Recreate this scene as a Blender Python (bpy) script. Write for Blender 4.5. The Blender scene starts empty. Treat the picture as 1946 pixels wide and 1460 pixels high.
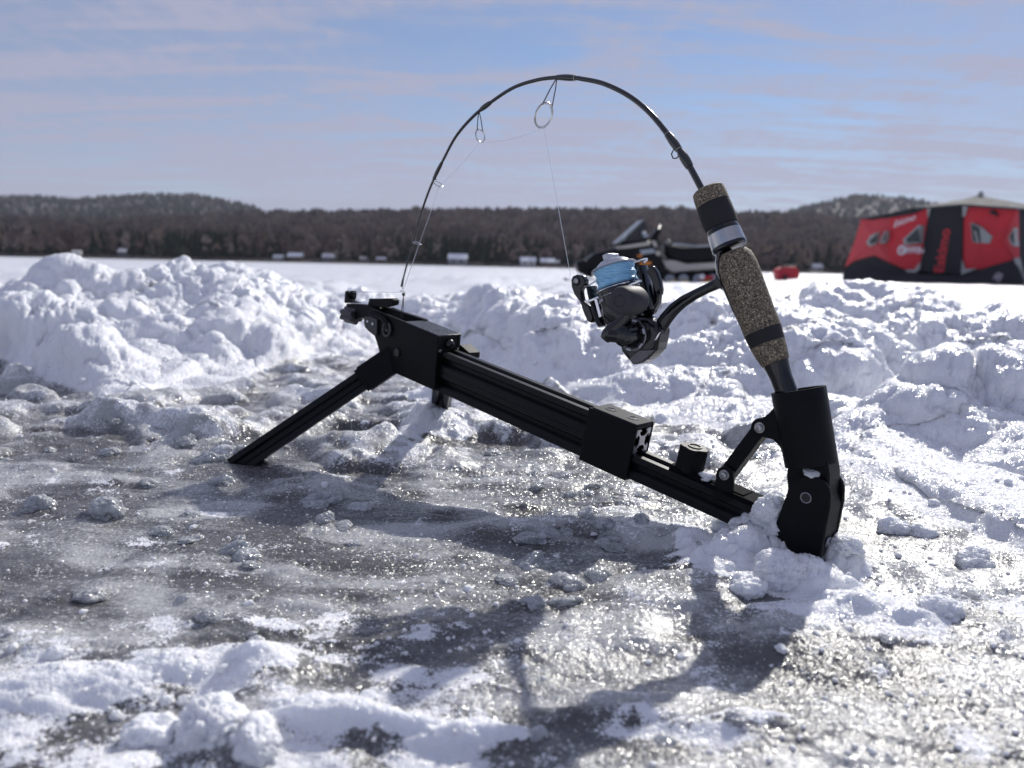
import bpy, math, random
import numpy as np
from mathutils import Vector, Matrix
random.seed(7)
S = bpy.context.scene
COL = S.collection
rad = math.radians

# ------------------------------------------------------------------ camera
F, PITCH, ROLL, CAMH = 1462., rad(8.65), rad(1.2), .215
cf = np.array([0, math.cos(PITCH), -math.sin(PITCH)])
_r0 = np.array([1., 0, 0]); _u0 = np.array([0, math.sin(PITCH), math.cos(PITCH)])
cr = _r0*math.cos(ROLL)+_u0*math.sin(ROLL); cu = _u0*math.cos(ROLL)-_r0*math.sin(ROLL)
CC = np.array([0, 0, CAMH])
cd = bpy.data.cameras.new('camera'); cam = bpy.data.objects.new('camera', cd); COL.objects.link(cam)
M = Matrix.Identity(4)
for i in range(3):
    M[i][0] = cr[i]; M[i][1] = cu[i]; M[i][2] = -cf[i]; M[i][3] = CC[i]
cam.matrix_world = M
cd.sensor_width = 36; cd.lens = 36*F/1946; cd.clip_start = .02; cd.clip_end = 12000
cd.dof.use_dof = True; cd.dof.focus_distance = .64; cd.dof.aperture_fstop = 7.5
S.camera = cam

# ------------------------------------------------------------------ sky, sun, exposure
SUN_AZ, SUN_EL = rad(29), rad(35)      # azimuth measured from +Y towards +X
W = bpy.data.worlds.new('World'); S.world = W; W.use_nodes = True
nt = W.node_tree; nt.nodes.clear()
def nd(tree, typ, **kw):
    n = tree.nodes.new(typ)
    for k, v in kw.items(): setattr(n, k, v)
    return n
wo = nd(nt, 'ShaderNodeOutputWorld'); bg = nd(nt, 'ShaderNodeBackground')
sky = nd(nt, 'ShaderNodeTexSky', sky_type='NISHITA', sun_disc=False)
sky.sun_elevation = SUN_EL; sky.sun_rotation = SUN_AZ
sky.air_density = 1.0; sky.dust_density = .05; sky.ozone_density = 3.0
SKY_STRENGTH = .085
bg.inputs['Strength'].default_value = SKY_STRENGTH
# thin cirrus: noise on the direction projected onto a high flat layer
tc = nd(nt, 'ShaderNodeTexCoord'); sp = nd(nt, 'ShaderNodeSeparateXYZ'); nt.links.new(tc.outputs['Generated'], sp.inputs[0])
zc = nd(nt, 'ShaderNodeMath', operation='MAXIMUM'); zc.inputs[1].default_value = 0.0; nt.links.new(sp.outputs['Z'], zc.inputs[0])
za = nd(nt, 'ShaderNodeMath', operation='ADD'); za.inputs[1].default_value = .10; nt.links.new(zc.outputs[0], za.inputs[0])
dx = nd(nt, 'ShaderNodeMath', operation='DIVIDE'); nt.links.new(sp.outputs['X'], dx.inputs[0]); nt.links.new(za.outputs[0], dx.inputs[1])
dy = nd(nt, 'ShaderNodeMath', operation='DIVIDE'); nt.links.new(sp.outputs['Y'], dy.inputs[0]); nt.links.new(za.outputs[0], dy.inputs[1])
cx = nd(nt, 'ShaderNodeCombineXYZ'); nt.links.new(dx.outputs[0], cx.inputs[0]); nt.links.new(dy.outputs[0], cx.inputs[1])
def cloud(rot, scl, nscale, detail, dist, lo, hi, seed):
    mp = nd(nt, 'ShaderNodeMapping'); mp.inputs['Rotation'].default_value = (0, 0, rad(rot)); mp.inputs['Scale'].default_value = scl
    mp.inputs['Location'].default_value = (seed, seed*.7, 0)
    nt.links.new(cx.outputs[0], mp.inputs[0])
    n = nd(nt, 'ShaderNodeTexNoise'); n.inputs['Scale'].default_value = nscale; n.inputs['Detail'].default_value = detail
    n.inputs['Roughness'].default_value = .55; n.inputs['Distortion'].default_value = dist
    nt.links.new(mp.outputs[0], n.inputs['Vector'])
    mr = nd(nt, 'ShaderNodeMapRange', interpolation_type='SMOOTHSTEP'); mr.inputs[1].default_value = lo; mr.inputs[2].default_value = hi
    nt.links.new(n.outputs['Fac'], mr.inputs[0]); return mr.outputs[0]
def mth(op, a, b):
    m = nd(nt, 'ShaderNodeMath', operation=op)
    for i, v in enumerate((a, b)):
        if isinstance(v, (int, float)): m.inputs[i].default_value = v
        else: nt.links.new(v, m.inputs[i])
    return m.outputs[0]
c1 = cloud(15, (1, .7, 1), .42, 4, .5, .34, .58, 5.3)         # broad veils
c2 = cloud(-62, (.50, 2.4, 1), 1.5, 12, 1.6, .40, .64, 14.2)       # streaks
c3 = cloud(35, (5, 2.2, 1), 3.0, 5, .5, .35, .75, 1.3)        # ripples
rip = mth('ADD', mth('MULTIPLY', c3, .45), .62)
cl = mth('MULTIPLY', mth('ADD', mth('MULTIPLY', c1, .50), mth('MULTIPLY', c2, .80)), rip)
# veil thickens towards the horizon all round
hz = nd(nt, 'ShaderNodeMapRange', interpolation_type='SMOOTHSTEP'); nt.links.new(sp.outputs['Z'], hz.inputs[0])
hz.inputs[1].default_value = .20; hz.inputs[2].default_value = 0.0; hz.inputs[3].default_value = 0; hz.inputs[4].default_value = .50
cl = mth('MINIMUM', mth('ADD', cl, mth('ADD', hz.outputs[0], .10)), .92)
mixc = nd(nt, 'ShaderNodeMix', data_type='RGBA'); nt.links.new(cl, mixc.inputs[0])
tint = nd(nt, 'ShaderNodeMix', data_type='RGBA', blend_type='MULTIPLY'); tint.inputs[0].default_value = 1
tint.inputs[7].default_value = (.92, .95, 1.05, 1)
nt.links.new(sky.outputs[0], tint.inputs[6])
nt.links.new(tint.outputs[2], mixc.inputs[6]); mixc.inputs[7].default_value = (4.85, 4.95, 6.55, 1)
nt.links.new(mixc.outputs[2], bg.inputs[0]); nt.links.new(bg.outputs[0], wo.inputs[0])
sd_ = bpy.data.lights.new('sun', 'SUN'); sd_.energy = 4.2; sd_.angle = rad(.9); sd_.color = (1, .965, .90)
sun = bpy.data.objects.new('sun', sd_); COL.objects.link(sun)
sdir = Vector((math.sin(SUN_AZ)*math.cos(SUN_EL), math.cos(SUN_AZ)*math.cos(SUN_EL), math.sin(SUN_EL)))
sun.rotation_euler = sdir.to_track_quat('Z', 'Y').to_euler()
vs = S.view_settings; vs.view_transform = 'Standard'; vs.look = 'None'; vs.exposure = 0.0; vs.gamma = 1; vs.use_curve_mapping = False
S.render.engine = 'CYCLES'

# ------------------------------------------------------------------ placing helpers: a known distance or plane turns a traced outline into world points
def ray(x, y): return cf+cr*(x-973)/F+cu*(730-y)/F
def at(x, y, Y):
    d = ray(x, y); return CC+d*(Y/d[1])
def gnd(x, y, z=0.):
    d = ray(x, y); return CC+d*((z-CAMH)/d[2])
YAW = rad(42)
DV = np.array([math.cos(YAW), -math.sin(YAW), 0]); NV = np.array([-math.sin(YAW), -math.cos(YAW), 0])
P0 = np.array([-.0728, .80, 0]); ZV = np.array([0, 0, 1.])
def PX(x, y, o=0.):                      # point on the rig's upright plane, o metres towards the camera side
    d = ray(x, y); return CC+d*(((P0+NV*o-CC)@NV)/(d@NV))
def unit(v): v = np.asarray(v, float); return v/np.linalg.norm(v)

# ------------------------------------------------------------------ tags
def tag(o, label=None, cat=None, group=None, kind=None):
    if label: o['label'] = label
    if cat: o['category'] = cat
    if group: o['group'] = group
    if kind: o['kind'] = kind
    return o
def thing(name, loc, label, cat, group=None):
    e = bpy.data.objects.new(name, None); COL.objects.link(e); e.location = Vector(loc); e.empty_display_size = .02
    return tag(e, label, cat, group)
def wloc(o):
    p = Vector((0, 0, 0))
    while o is not None: p += o.location; o = o.parent
    return p

# ------------------------------------------------------------------ mesh builder
class MB:
    def __init__(s): s.v = []; s.f = []
    def add(s, vs, fs):
        b = len(s.v); s.v += [tuple(map(float, p)) for p in vs]; s.f += [tuple(i+b for i in q) for q in fs]; return s
    def prism(s, pts, ext):                # polygon in 3D, extruded by a vector
        n = len(pts); e = np.asarray(ext, float); a = [np.asarray(p, float) for p in pts]
        # orientation
        nn = np.zeros(3)
        for i in range(n): nn += np.cross(a[i], a[(i+1) % n])
        if nn@e > 0: a = a[::-1]
        vs = a+[p+e for p in a]
        fs = [tuple(range(n)), tuple(range(2*n-1, n-1, -1))]+[((i+1) % n, i, n+i, n+(i+1) % n) for i in range(n)]
        return s.add(vs, fs)
    def box(s, c, a, b, d):                # centre and three half vectors
        c, a, b, d = map(lambda q: np.asarray(q, float), (c, a, b, d))
        return s.prism([c-a-b-d, c+a-b-d, c+a+b-d, c-a+b-d], 2*d)
    def lathe(s, o, ax, prof, n=40, ang=None, ref=None, sx=1., caps=True):  # prof: (t, r) along the axis
        o = np.asarray(o, float); ax = unit(ax)
        ref = np.array([0, 0, 1.]) if ref is None else np.asarray(ref, float)
        if abs(ax@unit(ref)) > .95: ref = np.array([1., 0, 0])
        e1 = unit(ref-ax*(ref@ax)); e2 = np.cross(ax, e1)
        vs = []; fs = []
        for t, r in prof:
            for k in range(n):
                a = 2*math.pi*k/n; vs.append(o+ax*t+e1*r*math.cos(a)*sx+e2*r*math.sin(a))
        m = len(prof)
        for j in range(m-1):
            for k in range(n):
                k2 = (k+1) % n; fs.append((j*n+k, j*n+k2, (j+1)*n+k2, (j+1)*n+k))
        if caps:
            fs.append(tuple(range(n-1, -1, -1))); fs.append(tuple((m-1)*n+k for k in range(n)))
        return s.add(vs, fs)
    def cyl(s, a, b, r, r2=None, n=28):
        a = np.asarray(a, float); b = np.asarray(b, float)
        return s.lathe(a, b-a, [(0, r), (np.linalg.norm(b-a), r if r2 is None else r2)], n)
    def tube(s, pts, rs, n=10, flat=1., ref=None, closed=False):
        pts = [np.asarray(p, float) for p in pts]; m = len(pts)
        if not hasattr(rs, '__len__'): rs = [rs]*m
        vs = []; fs = []; e1 = None
        for i in range(m):
            if closed: t = unit(pts[(i+1) % m]-pts[i-1])
            else: t = unit(pts[min(i+1, m-1)]-pts[max(i-1, 0)])
            if ref is not None: e1 = unit(np.asarray(ref)-t*(np.asarray(ref)@t))
            elif e1 is None:
                q = np.array([0, 0, 1.]) if abs(t[2]) < .9 else np.array([1., 0, 0]); e1 = unit(q-t*(q@t))
            else: e1 = unit(e1-t*(e1@t))
            e2 = np.cross(t, e1)
            for k in range(n):
                a = 2*math.pi*k/n; vs.append(pts[i]+e1*rs[i]*flat*math.cos(a)+e2*rs[i]*math.sin(a))
        for j in range(m if closed else m-1):
            for k in range(n):
                k2 = (k+1) % n; j2 = (j+1) % m; fs.append((j*n+k, j*n+k2, j2*n+k2, j2*n+k))
        if not closed: fs.append(tuple(range(n-1, -1, -1))); fs.append(tuple((m-1)*n+k for k in range(n)))
        return s.add(vs, fs)
    def torus(s, c, nrm, R_, r_, n=40, m=10, sx=1., ref=None):
        nrm = unit(nrm); ref = np.array([0, 0, 1.]) if ref is None else ref
        if abs(nrm@unit(ref)) > .95: ref = np.array([1., 0, 0])
        e1 = unit(ref-nrm*(ref@nrm)); e2 = np.cross(nrm, e1)
        return s.tube([np.asarray(c)+e1*R_*sx*math.cos(2*math.pi*k/n)+e2*R_*math.sin(2*math.pi*k/n) for k in range(n)], r_, m, closed=True)
    def rings(s, rings):                  # loft of equal-length loops, capped
        n = len(rings[0]); vs = [p for r in rings for p in r]; fs = []
        for j in range(len(rings)-1):
            for k in range(n):
                k2 = (k+1) % n; fs.append((j*n+k, j*n+k2, (j+1)*n+k2, (j+1)*n+k))
        fs.append(tuple(range(n-1, -1, -1))); fs.append(tuple((len(rings)-1)*n+k for k in range(n)))
        return s.add(vs, fs)
    def build(s, name, mat, parent=None, smooth=True, bevel=0., seg=2, label=None, sub=0):
        off = wloc(parent) if parent is not None else Vector((0, 0, 0))
        if parent is None and s.v:
            a = np.array(s.v); c = (a.min(0)+a.max(0))/2; c[2] = a[:, 2].min(); off = Vector(c)
        me = bpy.data.meshes.new(name); me.from_pydata([(x-off.x, y-off.y, z-off.z) for x, y, z in s.v], [], s.f); me.update()
        import bmesh
        bm = bmesh.new(); bm.from_mesh(me); bmesh.ops.recalc_face_normals(bm, faces=bm.faces); bm.to_mesh(me); bm.free()
        o = bpy.data.objects.new(name, me); COL.objects.link(o)
        if parent is not None: o.parent = parent
        else: o.location = off
        me.materials.append(mat)
        if smooth:
            me.polygons.foreach_set('use_smooth', [True]*len(me.polygons)); me.set_sharp_from_angle(angle=rad(35))
        if bevel:
            b = o.modifiers.new('bevel', 'BEVEL'); b.width = bevel; b.segments = seg; b.limit_method = 'ANGLE'; b.angle_limit = rad(35)
        if sub:
            q = o.modifiers.new('sub', 'SUBSURF'); q.levels = sub; q.render_levels = sub
        if label: o['label'] = label
        return o
def PP(mb, px, near, far):                # outline in the rig's plane with real thickness
    return mb.prism([PX(x, y, near) for x, y in px], NV*(far-near))
def arc(cx_, cy_, r_, a0, a1, n=10, ry=None):
    ry = ry or r_
    return [(cx_+r_*math.cos(rad(a0+(a1-a0)*i/n)), cy_-ry*math.sin(rad(a0+(a1-a0)*i/n))) for i in range(n+1)]

# ------------------------------------------------------------------ materials
def new_mat(name):
    m = bpy.data.materials.new(name); m.use_nodes = True; t = m.node_tree; b = t.nodes['Principled BSDF']; return m, t, b
def simple(name, col, rough=.5, metal=0., nscale=400., nstr=.15, bump=.0, bscale=900., spec=.5, coat=0., rvar=.1, bdist=.0002):
    m, t, b = new_mat(name)
    tcn = nd(t, 'ShaderNodeTexCoord'); n = nd(t, 'ShaderNodeTexNoise'); n.inputs['Scale'].default_value = nscale; n.inputs['Detail'].default_value = 5
    t.links.new(tcn.outputs['Object'], n.inputs['Vector'])
    mr = nd(t, 'ShaderNodeMapRange'); mr.inputs[3].default_value = 1-nstr; mr.inputs[4].default_value = 1+nstr; t.links.new(n.outputs['Fac'], mr.inputs[0])
    hs = nd(t, 'ShaderNodeHueSaturation'); hs.inputs['Color'].default_value = (*col, 1); t.links.new(mr.outputs[0], hs.inputs['Value'])
    t.links.new(hs.outputs[0], b.inputs['Base Color'])
    rr = nd(t, 'ShaderNodeMapRange'); rr.inputs[3].default_value = max(.02, rough-rvar); rr.inputs[4].default_value = rough+rvar; t.links.new(n.outputs['Fac'], rr.inputs[0])
    t.links.new(rr.outputs[0], b.inputs['Roughness'])
    b.inputs['Metallic'].default_value = metal; b.inputs['Specular IOR Level'].default_value = spec; b.inputs['Coat Weight'].default_value = coat; b.inputs['Coat Roughness'].default_value = .06
    if bump:
        n2 = nd(t, 'ShaderNodeTexNoise'); n2.inputs['Scale'].default_value = bscale; n2.inputs['Detail'].default_value = 3; t.links.new(tcn.outputs['Object'], n2.inputs['Vector'])
        bp = nd(t, 'ShaderNodeBump'); bp.inputs['Strength'].default_value = bump; bp.inputs['Distance'].default_value = bdist
        t.links.new(n2.outputs['Fac'], bp.inputs['Height']); t.links.new(bp.outputs[0], b.inputs['Normal'])
    return m
def layered_plastic():
    m, t, b = new_mat('printed_black_plastic')
    tcn = nd(t, 'ShaderNodeTexCoord'); w = nd(t, 'ShaderNodeTexWave', bands_direction='Z'); w.inputs['Scale'].default_value = 520; w.inputs['Distortion'].default_value = .6; w.inputs['Detail'].default_value = 1
    n = nd(t, 'ShaderNodeTexNoise'); n.inputs['Scale'].default_value = 160; n.inputs['Detail'].default_value = 6
    t.links.new(tcn.outputs['Object'], w.inputs['Vector']); t.links.new(tcn.outputs['Object'], n.inputs['Vector'])
    cr_ = nd(t, 'ShaderNodeValToRGB'); cr_.color_ramp.elements[0].color = (.002, .0022, .0035, 1); cr_.color_ramp.elements[1].color = (.006, .0062, .008, 1)
    t.links.new(n.outputs['Fac'], cr_.inputs[0]); t.links.new(cr_.outputs[0], b.inputs['Base Color'])
    bp = nd(t, 'ShaderNodeBump'); bp.inputs['Strength'].default_value = .35; bp.inputs['Distance'].default_value = .00012
    t.links.new(w.outputs['Fac'], bp.inputs['Height']); t.links.new(bp.outputs[0], b.inputs['Normal'])
    b.inputs['Roughness'].default_value = .48; b.inputs['Specular IOR Level'].default_value = .16
    return m
M_PL = layered_plastic()
M_RAIL = simple('black_anodised_rail', (.004, .0045, .007), .40, 0, 300, .25, .1, 1200, spec=.25)
M_DULL = simple('dull_black_plastic', (.006, .006, .008), .8, 0, 500, .3, .5, 1500, spec=.06)
M_CUT = simple('cut_aluminium', (.55, .56, .58), .35, .9, 500, .2, .3, 1500)
M_BOLT = simple('zinc_bolt', (.42, .42, .42), .32, .95, 800, .25, .2, 900)
M_BBOLT = simple('black_bolt', (.02, .02, .022), .3, .3, 600, .2, 0)
M_GLOSS = simple('gloss_black_paint', (.006, .006, .008), .10, 0, 200, .2, 0, spec=.35, coat=.35, rvar=.04)
M_MATTE = simple('matte_knob_rubber', (.030, .030, .036), .6, 0, 600, .15, .1, 2500)
M_CHROME = simple('chrome', (.72, .73, .76), .12, 1, 200, .05, 0, rvar=.05)
M_STEEL = simple('brushed_hood', (.50, .50, .49), .22, 1, 300, .1, 0, rvar=.06)
M_FRAME = simple('guide_frame', (.10, .10, .11), .25, .9, 400, .1, 0)
M_BLANK = simple('graphite_blank', (.006, .006, .008), .16, 0, 300, .2, 0, coat=.6)
M_WRAP = simple('thread_wrap', (.008, .008, .009), .22, 0, 2000, .4, .3, 3000, coat=.7)
M_FOAM = simple('black_foam', (.010, .010, .012), .75, 0, 900, .3, .3, 2500)
M_SPOOL = simple('grey_spool', (.50, .51, .56), .3, .35, 400, .1, 0)
M_TXT = simple('pale_print', (.55, .56, .6), .5, 0, 400, .05, 0)
M_LINE = simple('fishing_line_pale', (.75, .8, .85), .3, 0, 400, .05, 0)
M_CORD = simple('dark_cord', (.01, .01, .01), .5, 0, 400, .2, 0)
def braid():
    m, t, b = new_mat('blue_braid_line'); tcn = nd(t, 'ShaderNodeTexCoord')
    n = nd(t, 'ShaderNodeTexNoise'); n.inputs['Scale'].default_value = 700; n.inputs['Detail'].default_value = 4
    mp = nd(t, 'ShaderNodeMapping'); mp.inputs['Scale'].default_value = (.25, .25, 3); t.links.new(tcn.outputs['Object'], mp.inputs[0]); t.links.new(mp.outputs[0], n.inputs['Vector'])
    c = nd(t, 'ShaderNodeValToRGB'); c.color_ramp.elements[0].position = .3; c.color_ramp.elements[1].position = .7
    c.color_ramp.elements[0].color = (.12, .38, .66, 1); c.color_ramp.elements[1].color = (.42, .72, .90, 1)
    t.links.new(n.outputs['Fac'], c.inputs[0]); t.links.new(c.outputs[0], b.inputs['Base Color']); b.inputs['Roughness'].default_value = .45
    return m
M_BRAID = braid()
def cork():
    m, t, b = new_mat('composite_cork'); tcn = nd(t, 'ShaderNodeTexCoord')
    v = nd(t, 'ShaderNodeTexVoronoi'); v.inputs['Scale'].default_value = 1450; v.inputs['Randomness'].default_value = 1
    n0 = nd(t, 'ShaderNodeTexNoise'); n0.inputs['Scale'].default_value = 500; n0.inputs['Detail'].default_value = 3
    va = nd(t, 'ShaderNodeMix', data_type='VECTOR'); va.inputs[0].default_value = .002
    t.links.new(tcn.outputs['Object'], n0.inputs['Vector']); t.links.new(tcn.outputs['Object'], va.inputs[4]); t.links.new(n0.outputs['Color'], va.inputs[5])
    t.links.new(va.outputs[1], v.inputs['Vector'])
    sp_ = nd(t, 'ShaderNodeSeparateColor'); t.links.new(v.outputs['Color'], sp_.inputs[0])
    c = nd(t, 'ShaderNodeValToRGB'); c.color_ramp.interpolation = 'CONSTANT'
    els = c.color_ramp.elements; els[0].position = 0; els[0].color = (.030, .022, .016, 1); els[1].position = .22; els[1].color = (.11, .085, .058, 1)
    for p, k in ((.5, (.18, .145, .10, 1)), (.68, (.065, .050, .036, 1)), (.76, (.27, .22, .15, 1)), (.93, (.45, .37, .25, 1))):
        e = els.new(p); e.color = k
    t.links.new(sp_.outputs[0], c.inputs[0]); t.links.new(c.outputs[0], b.inputs['Base Color']); b.inputs['Roughness'].default_value = .7
    bp = nd(t, 'ShaderNodeBump'); bp.inputs['Strength'].default_value = .4; bp.inputs['Distance'].default_value = .0003
    t.links.new(sp_.outputs[1], bp.inputs['Height']); t.links.new(bp.outputs[0], b.inputs['Normal'])
    return m
M_CORK = cork()

def snow_material(name, ice=True):
    """snow / granular ice, blended by the mesh attributes 'snow' and 'milk' (what the ground is made of)"""
    m, t, b = new_mat(name)
    L = t.links.new
    tcn = nd(t, 'ShaderNodeNewGeometry')
    pos = tcn.outputs['Position']
    def noise(scale, det=4, rough=.55, vec=None):
        n = nd(t, 'ShaderNodeTexNoise'); n.inputs['Scale'].default_value = scale; n.inputs['Detail'].default_value = det; n.inputs['Roughness'].default_value = rough
        L(vec or pos, n.inputs['Vector']); return n.outputs['Fac']
    def mr(x, a, b_, c=0., d=1., smooth=True):
        q = nd(t, 'ShaderNodeMapRange', interpolation_type='SMOOTHSTEP' if smooth else 'LINEAR'); L(x, q.inputs[0])
        for i, k in ((1, a), (2, b_), (3, c), (4, d)): q.inputs[i].default_value = k
        return q.outputs[0]
    def ma(op, a, b_):
        q = nd(t, 'ShaderNodeMath', operation=op)
        for i, k in enumerate((a, b_)):
            if isinstance(k, (int, float)): q.inputs[i].default_value = k
            else: L(k, q.inputs[i])
        return q.outputs[0]
    def mix(fac, a, b_):
        q = nd(t, 'ShaderNodeMix', data_type='RGBA'); L(fac, q.inputs[0])
        for i, k in ((6, a), (7, b_)):
            if isinstance(k, tuple): q.inputs[i].default_value = (*k, 1)
            else: L(k, q.inputs[i])
        return q.outputs[2]
    fine = noise(260, 3); gran = noise(700, 2)
    if ice:
        a1 = nd(t, 'ShaderNodeAttribute', attribute_name='snow'); a2 = nd(t, 'ShaderNodeAttribute', attribute_name='milk')
        gr2 = noise(1500, 1); sn = ma('ADD', ma('MULTIPLY', a1.outputs['Fac'], 1.7), ma('MULTIPLY', ma('SUBTRACT', gran, .5), 1.5)); sn = ma('ADD', sn, ma('MULTIPLY', ma('SUBTRACT', gr2, .5), .9)); sn = ma('ADD', sn, ma('MULTIPLY', ma('SUBTRACT', noise(110, 5, .65), .5), .9)); snow = mr(sn, .28, .72)
        mk = ma('ADD', a2.outputs['Fac'], ma('MULTIPLY', ma('SUBTRACT', noise(45, 6, .65), .5), .7)); vc = nd(t, 'ShaderNodeTexVoronoi'); vc.inputs['Scale'].default_value = 560; L(pos, vc.inputs['Vector']); vs_ = nd(t, 'ShaderNodeSeparateColor'); L(vc.outputs['Color'], vs_.inputs[0])
        cryst = ma('POWER', vs_.outputs[0], 2.2)
        mk = ma('ADD', mk, ma('MULTIPLY', ma('SUBTRACT', cryst, .33), .42)); mk = ma('ADD', mk, ma('MULTIPLY', ma('SUBTRACT', gran, .5), .5)); milk = mr(mk, .12, 1.15)
        sn = ma('ADD', sn, ma('MULTIPLY', ma('SUBTRACT', cryst, .33), .5)); snow = mr(sn, .30, .75)
        tintn = mr(noise(9, 3), .35, .65)
        dark = mix(tintn, (.085, .082, .080), (.110, .112, .112))
        icec = mix(milk, dark, (.47, .475, .475))
        colr = mix(snow, icec, (.83, .845, .88)); L(colr, b.inputs['Base Color'])
        L(mr(snow, 0, 1, .33, .62, False), b.inputs['Roughness'])
        L(mr(snow, 0, 1, .45, .60, False), b.inputs['Subsurface Weight'])
    else:
        colr = mix(noise(30, 4), (.80, .82, .86), (.86, .87, .89)); L(colr, b.inputs['Base Color']); b.inputs['Roughness'].default_value = .6
        b.inputs['Subsurface Weight'].default_value = .5
    b.inputs['Subsurface Radius'].default_value = (1.0, 1.1, 1.3); b.inputs['Subsurface Scale'].default_value = .006
    b.inputs['IOR'].default_value = 1.31
    # crystal facets: every small cell gets its own tilt
    v = nd(t, 'ShaderNodeTexVoronoi'); v.inputs['Scale'].default_value = 520; L(pos, v.inputs['Vector'])
    v2 = nd(t, 'ShaderNodeTexVoronoi'); v2.inputs['Scale'].default_value = 330; L(pos, v2.inputs['Vector'])
    bp = nd(t, 'ShaderNodeBump'); bp.inputs['Strength'].default_value = .8; bp.inputs['Distance'].default_value = .0016
    hsum = ma('ADD', ma('MULTIPLY', fine, 1.2), ma('ADD', ma('MULTIPLY', v2.outputs['Distance'], -.35), ma('MULTIPLY', gran, .5)))
    L(hsum, bp.inputs['Height'])
    if ice: L(mr(snow, 0, 1, .38, .85, False), bp.inputs['Strength'])
    sc = nd(t, 'ShaderNodeVectorMath', operation='SUBTRACT'); L(v.outputs['Color'], sc.inputs[0]); sc.inputs[1].default_value = (.5, .5, .5)
    sm = nd(t, 'ShaderNodeVectorMath', operation='SCALE'); L(sc.outputs[0], sm.inputs[0]); sm.inputs['Scale'].default_value = 1.1
    ad = nd(t, 'ShaderNodeVectorMath', operation='ADD'); L(bp.outputs[0], ad.inputs[0]); L(sm.outputs[0], ad.inputs[1])
    no = nd(t, 'ShaderNodeVectorMath', operation='NORMALIZE'); L(ad.outputs[0], no.inputs[0])
    L(bp.outputs[0], b.inputs['Normal'])
    b.inputs['Coat Weight'].default_value = 1.0 if ice else .4; b.inputs['Coat Roughness'].default_value = .18; b.inputs['Coat IOR'].default_value = 1.31
    L(no.outputs[0], b.inputs['Coat Normal'])
    return m
M_GROUND = snow_material('snow_and_ice')
M_CHUNK = snow_material('snow_chunk', False)
def ice_chunk_mat():
    m, t, b = new_mat('frosted_ice'); g = nd(t, 'ShaderNodeNewGeometry')
    n = nd(t, 'ShaderNodeTexNoise'); n.inputs['Scale'].default_value = 130; n.inputs['Detail'].default_value = 5; t.links.new(g.outputs['Position'], n.inputs['Vector'])
    c = nd(t, 'ShaderNodeValToRGB'); c.color_ramp.elements[0].position = .35; c.color_ramp.elements[1].position = .65
    c.color_ramp.elements[0].color = (.46, .48, .50, 1); c.color_ramp.elements[1].color = (.80, .82, .85, 1); t.links.new(n.outputs['Fac'], c.inputs[0]); t.links.new(c.outputs[0], b.inputs['Base Color'])
    b.inputs['Roughness'].default_value = .22; b.inputs['Transmission Weight'].default_value = .45; b.inputs['Subsurface Weight'].default_value = .7; b.inputs['Subsurface Radius'].default_value = (1, 1.1, 1.25); b.inputs['Subsurface Scale'].default_value = .006
    b.inputs['IOR'].default_value = 1.31; b.inputs['Coat Weight'].default_value = .6; b.inputs['Coat Roughness'].default_value = .08
    n2 = nd(t, 'ShaderNodeTexVoronoi'); n2.inputs['Scale'].default_value = 420; t.links.new(g.outputs['Position'], n2.inputs['Vector'])
    bp = nd(t, 'ShaderNodeBump'); bp.inputs['Strength'].default_value = .9; bp.inputs['Distance'].default_value = .0012; t.links.new(n2.outputs['Distance'], bp.inputs['Height']); t.links.new(bp.outputs[0], b.inputs['Normal']); t.links.new(bp.outputs[0], b.inputs['Coat Normal'])
    return m
M_ICE = ice_chunk_mat()

# ------------------------------------------------------------------ noise in numpy
def _h(ix, iy, iz, s):
    h = (ix.astype(np.int64)*374761393+iy.astype(np.int64)*668265263+iz.astype(np.int64)*2147483647+s*1274126177) & 0xffffffff
    h = ((h ^ (h >> 13))*1274126177) & 0xffffffff
    return h ^ (h >> 16)
def vnoise(x, y, z=0., s=0):
    z = np.zeros_like(x)+z
    ix, iy, iz = np.floor(x), np.floor(y), np.floor(z); fx, fy, fz = x-ix, y-iy, z-iz
    sm = lambda q: q*q*q*(q*(q*6-15)+10)
    ux, uy, uz = sm(fx), sm(fy), sm(fz); out = 0
    for a in (0, 1):
        for b in (0, 1):
            for c in (0, 1):
                h = _h(ix+a, iy+b, iz+c, s)
                gx = (h & 255)/127.5-1; gy = ((h >> 8) & 255)/127.5-1; gz = ((h >> 16) & 255)/127.5-1
                w = (ux if a else 1-ux)*(uy if b else 1-uy)*(uz if c else 1-uz)
                out = out+w*(gx*(fx-a)+gy*(fy-b)+gz*(fz-c))
    return out
def fbm(x, y, z=0., s=0, o=4, g=.5):
    r_ = 0; a = 1.; k = 1.
    for i in range(o): r_ = r_+a*vnoise(x*k, y*k, z*k if not np.isscalar(z) else z, s+i*17); a *= g; k *= 2.03
    return r_
def domes(x, y, z, s=0, three=True):          # overlapping half balls, like clods of snow
    z = np.zeros_like(x)+z
    ix, iy, iz = np.floor(x), np.floor(y), np.floor(z); best = np.full(x.shape, 9.)
    for a in (-1, 0, 1):
        for b in (-1, 0, 1):
            for c in ((-1, 0, 1) if three else (0,)):
                h = _h(ix+a, iy+b, iz+c, s)
                px = ix+a+(h & 255)/255.; py = iy+b+((h >> 8) & 255)/255.
                d = (x-px)**2+(y-py)**2
                if three: d = d+(z-iz-c-((h >> 16) & 255)/255.)**2
                rr = .55+.45*((h >> 24) & 255)/255.
                best = np.minimum(best, d/(rr*rr))
    return np.sqrt(np.clip(1-best*.8, 0, 1))
def sstep(a, b, x): q = np.clip((x-a)/(b-a), 0, 1); return q*q*(3-2*q)

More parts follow.
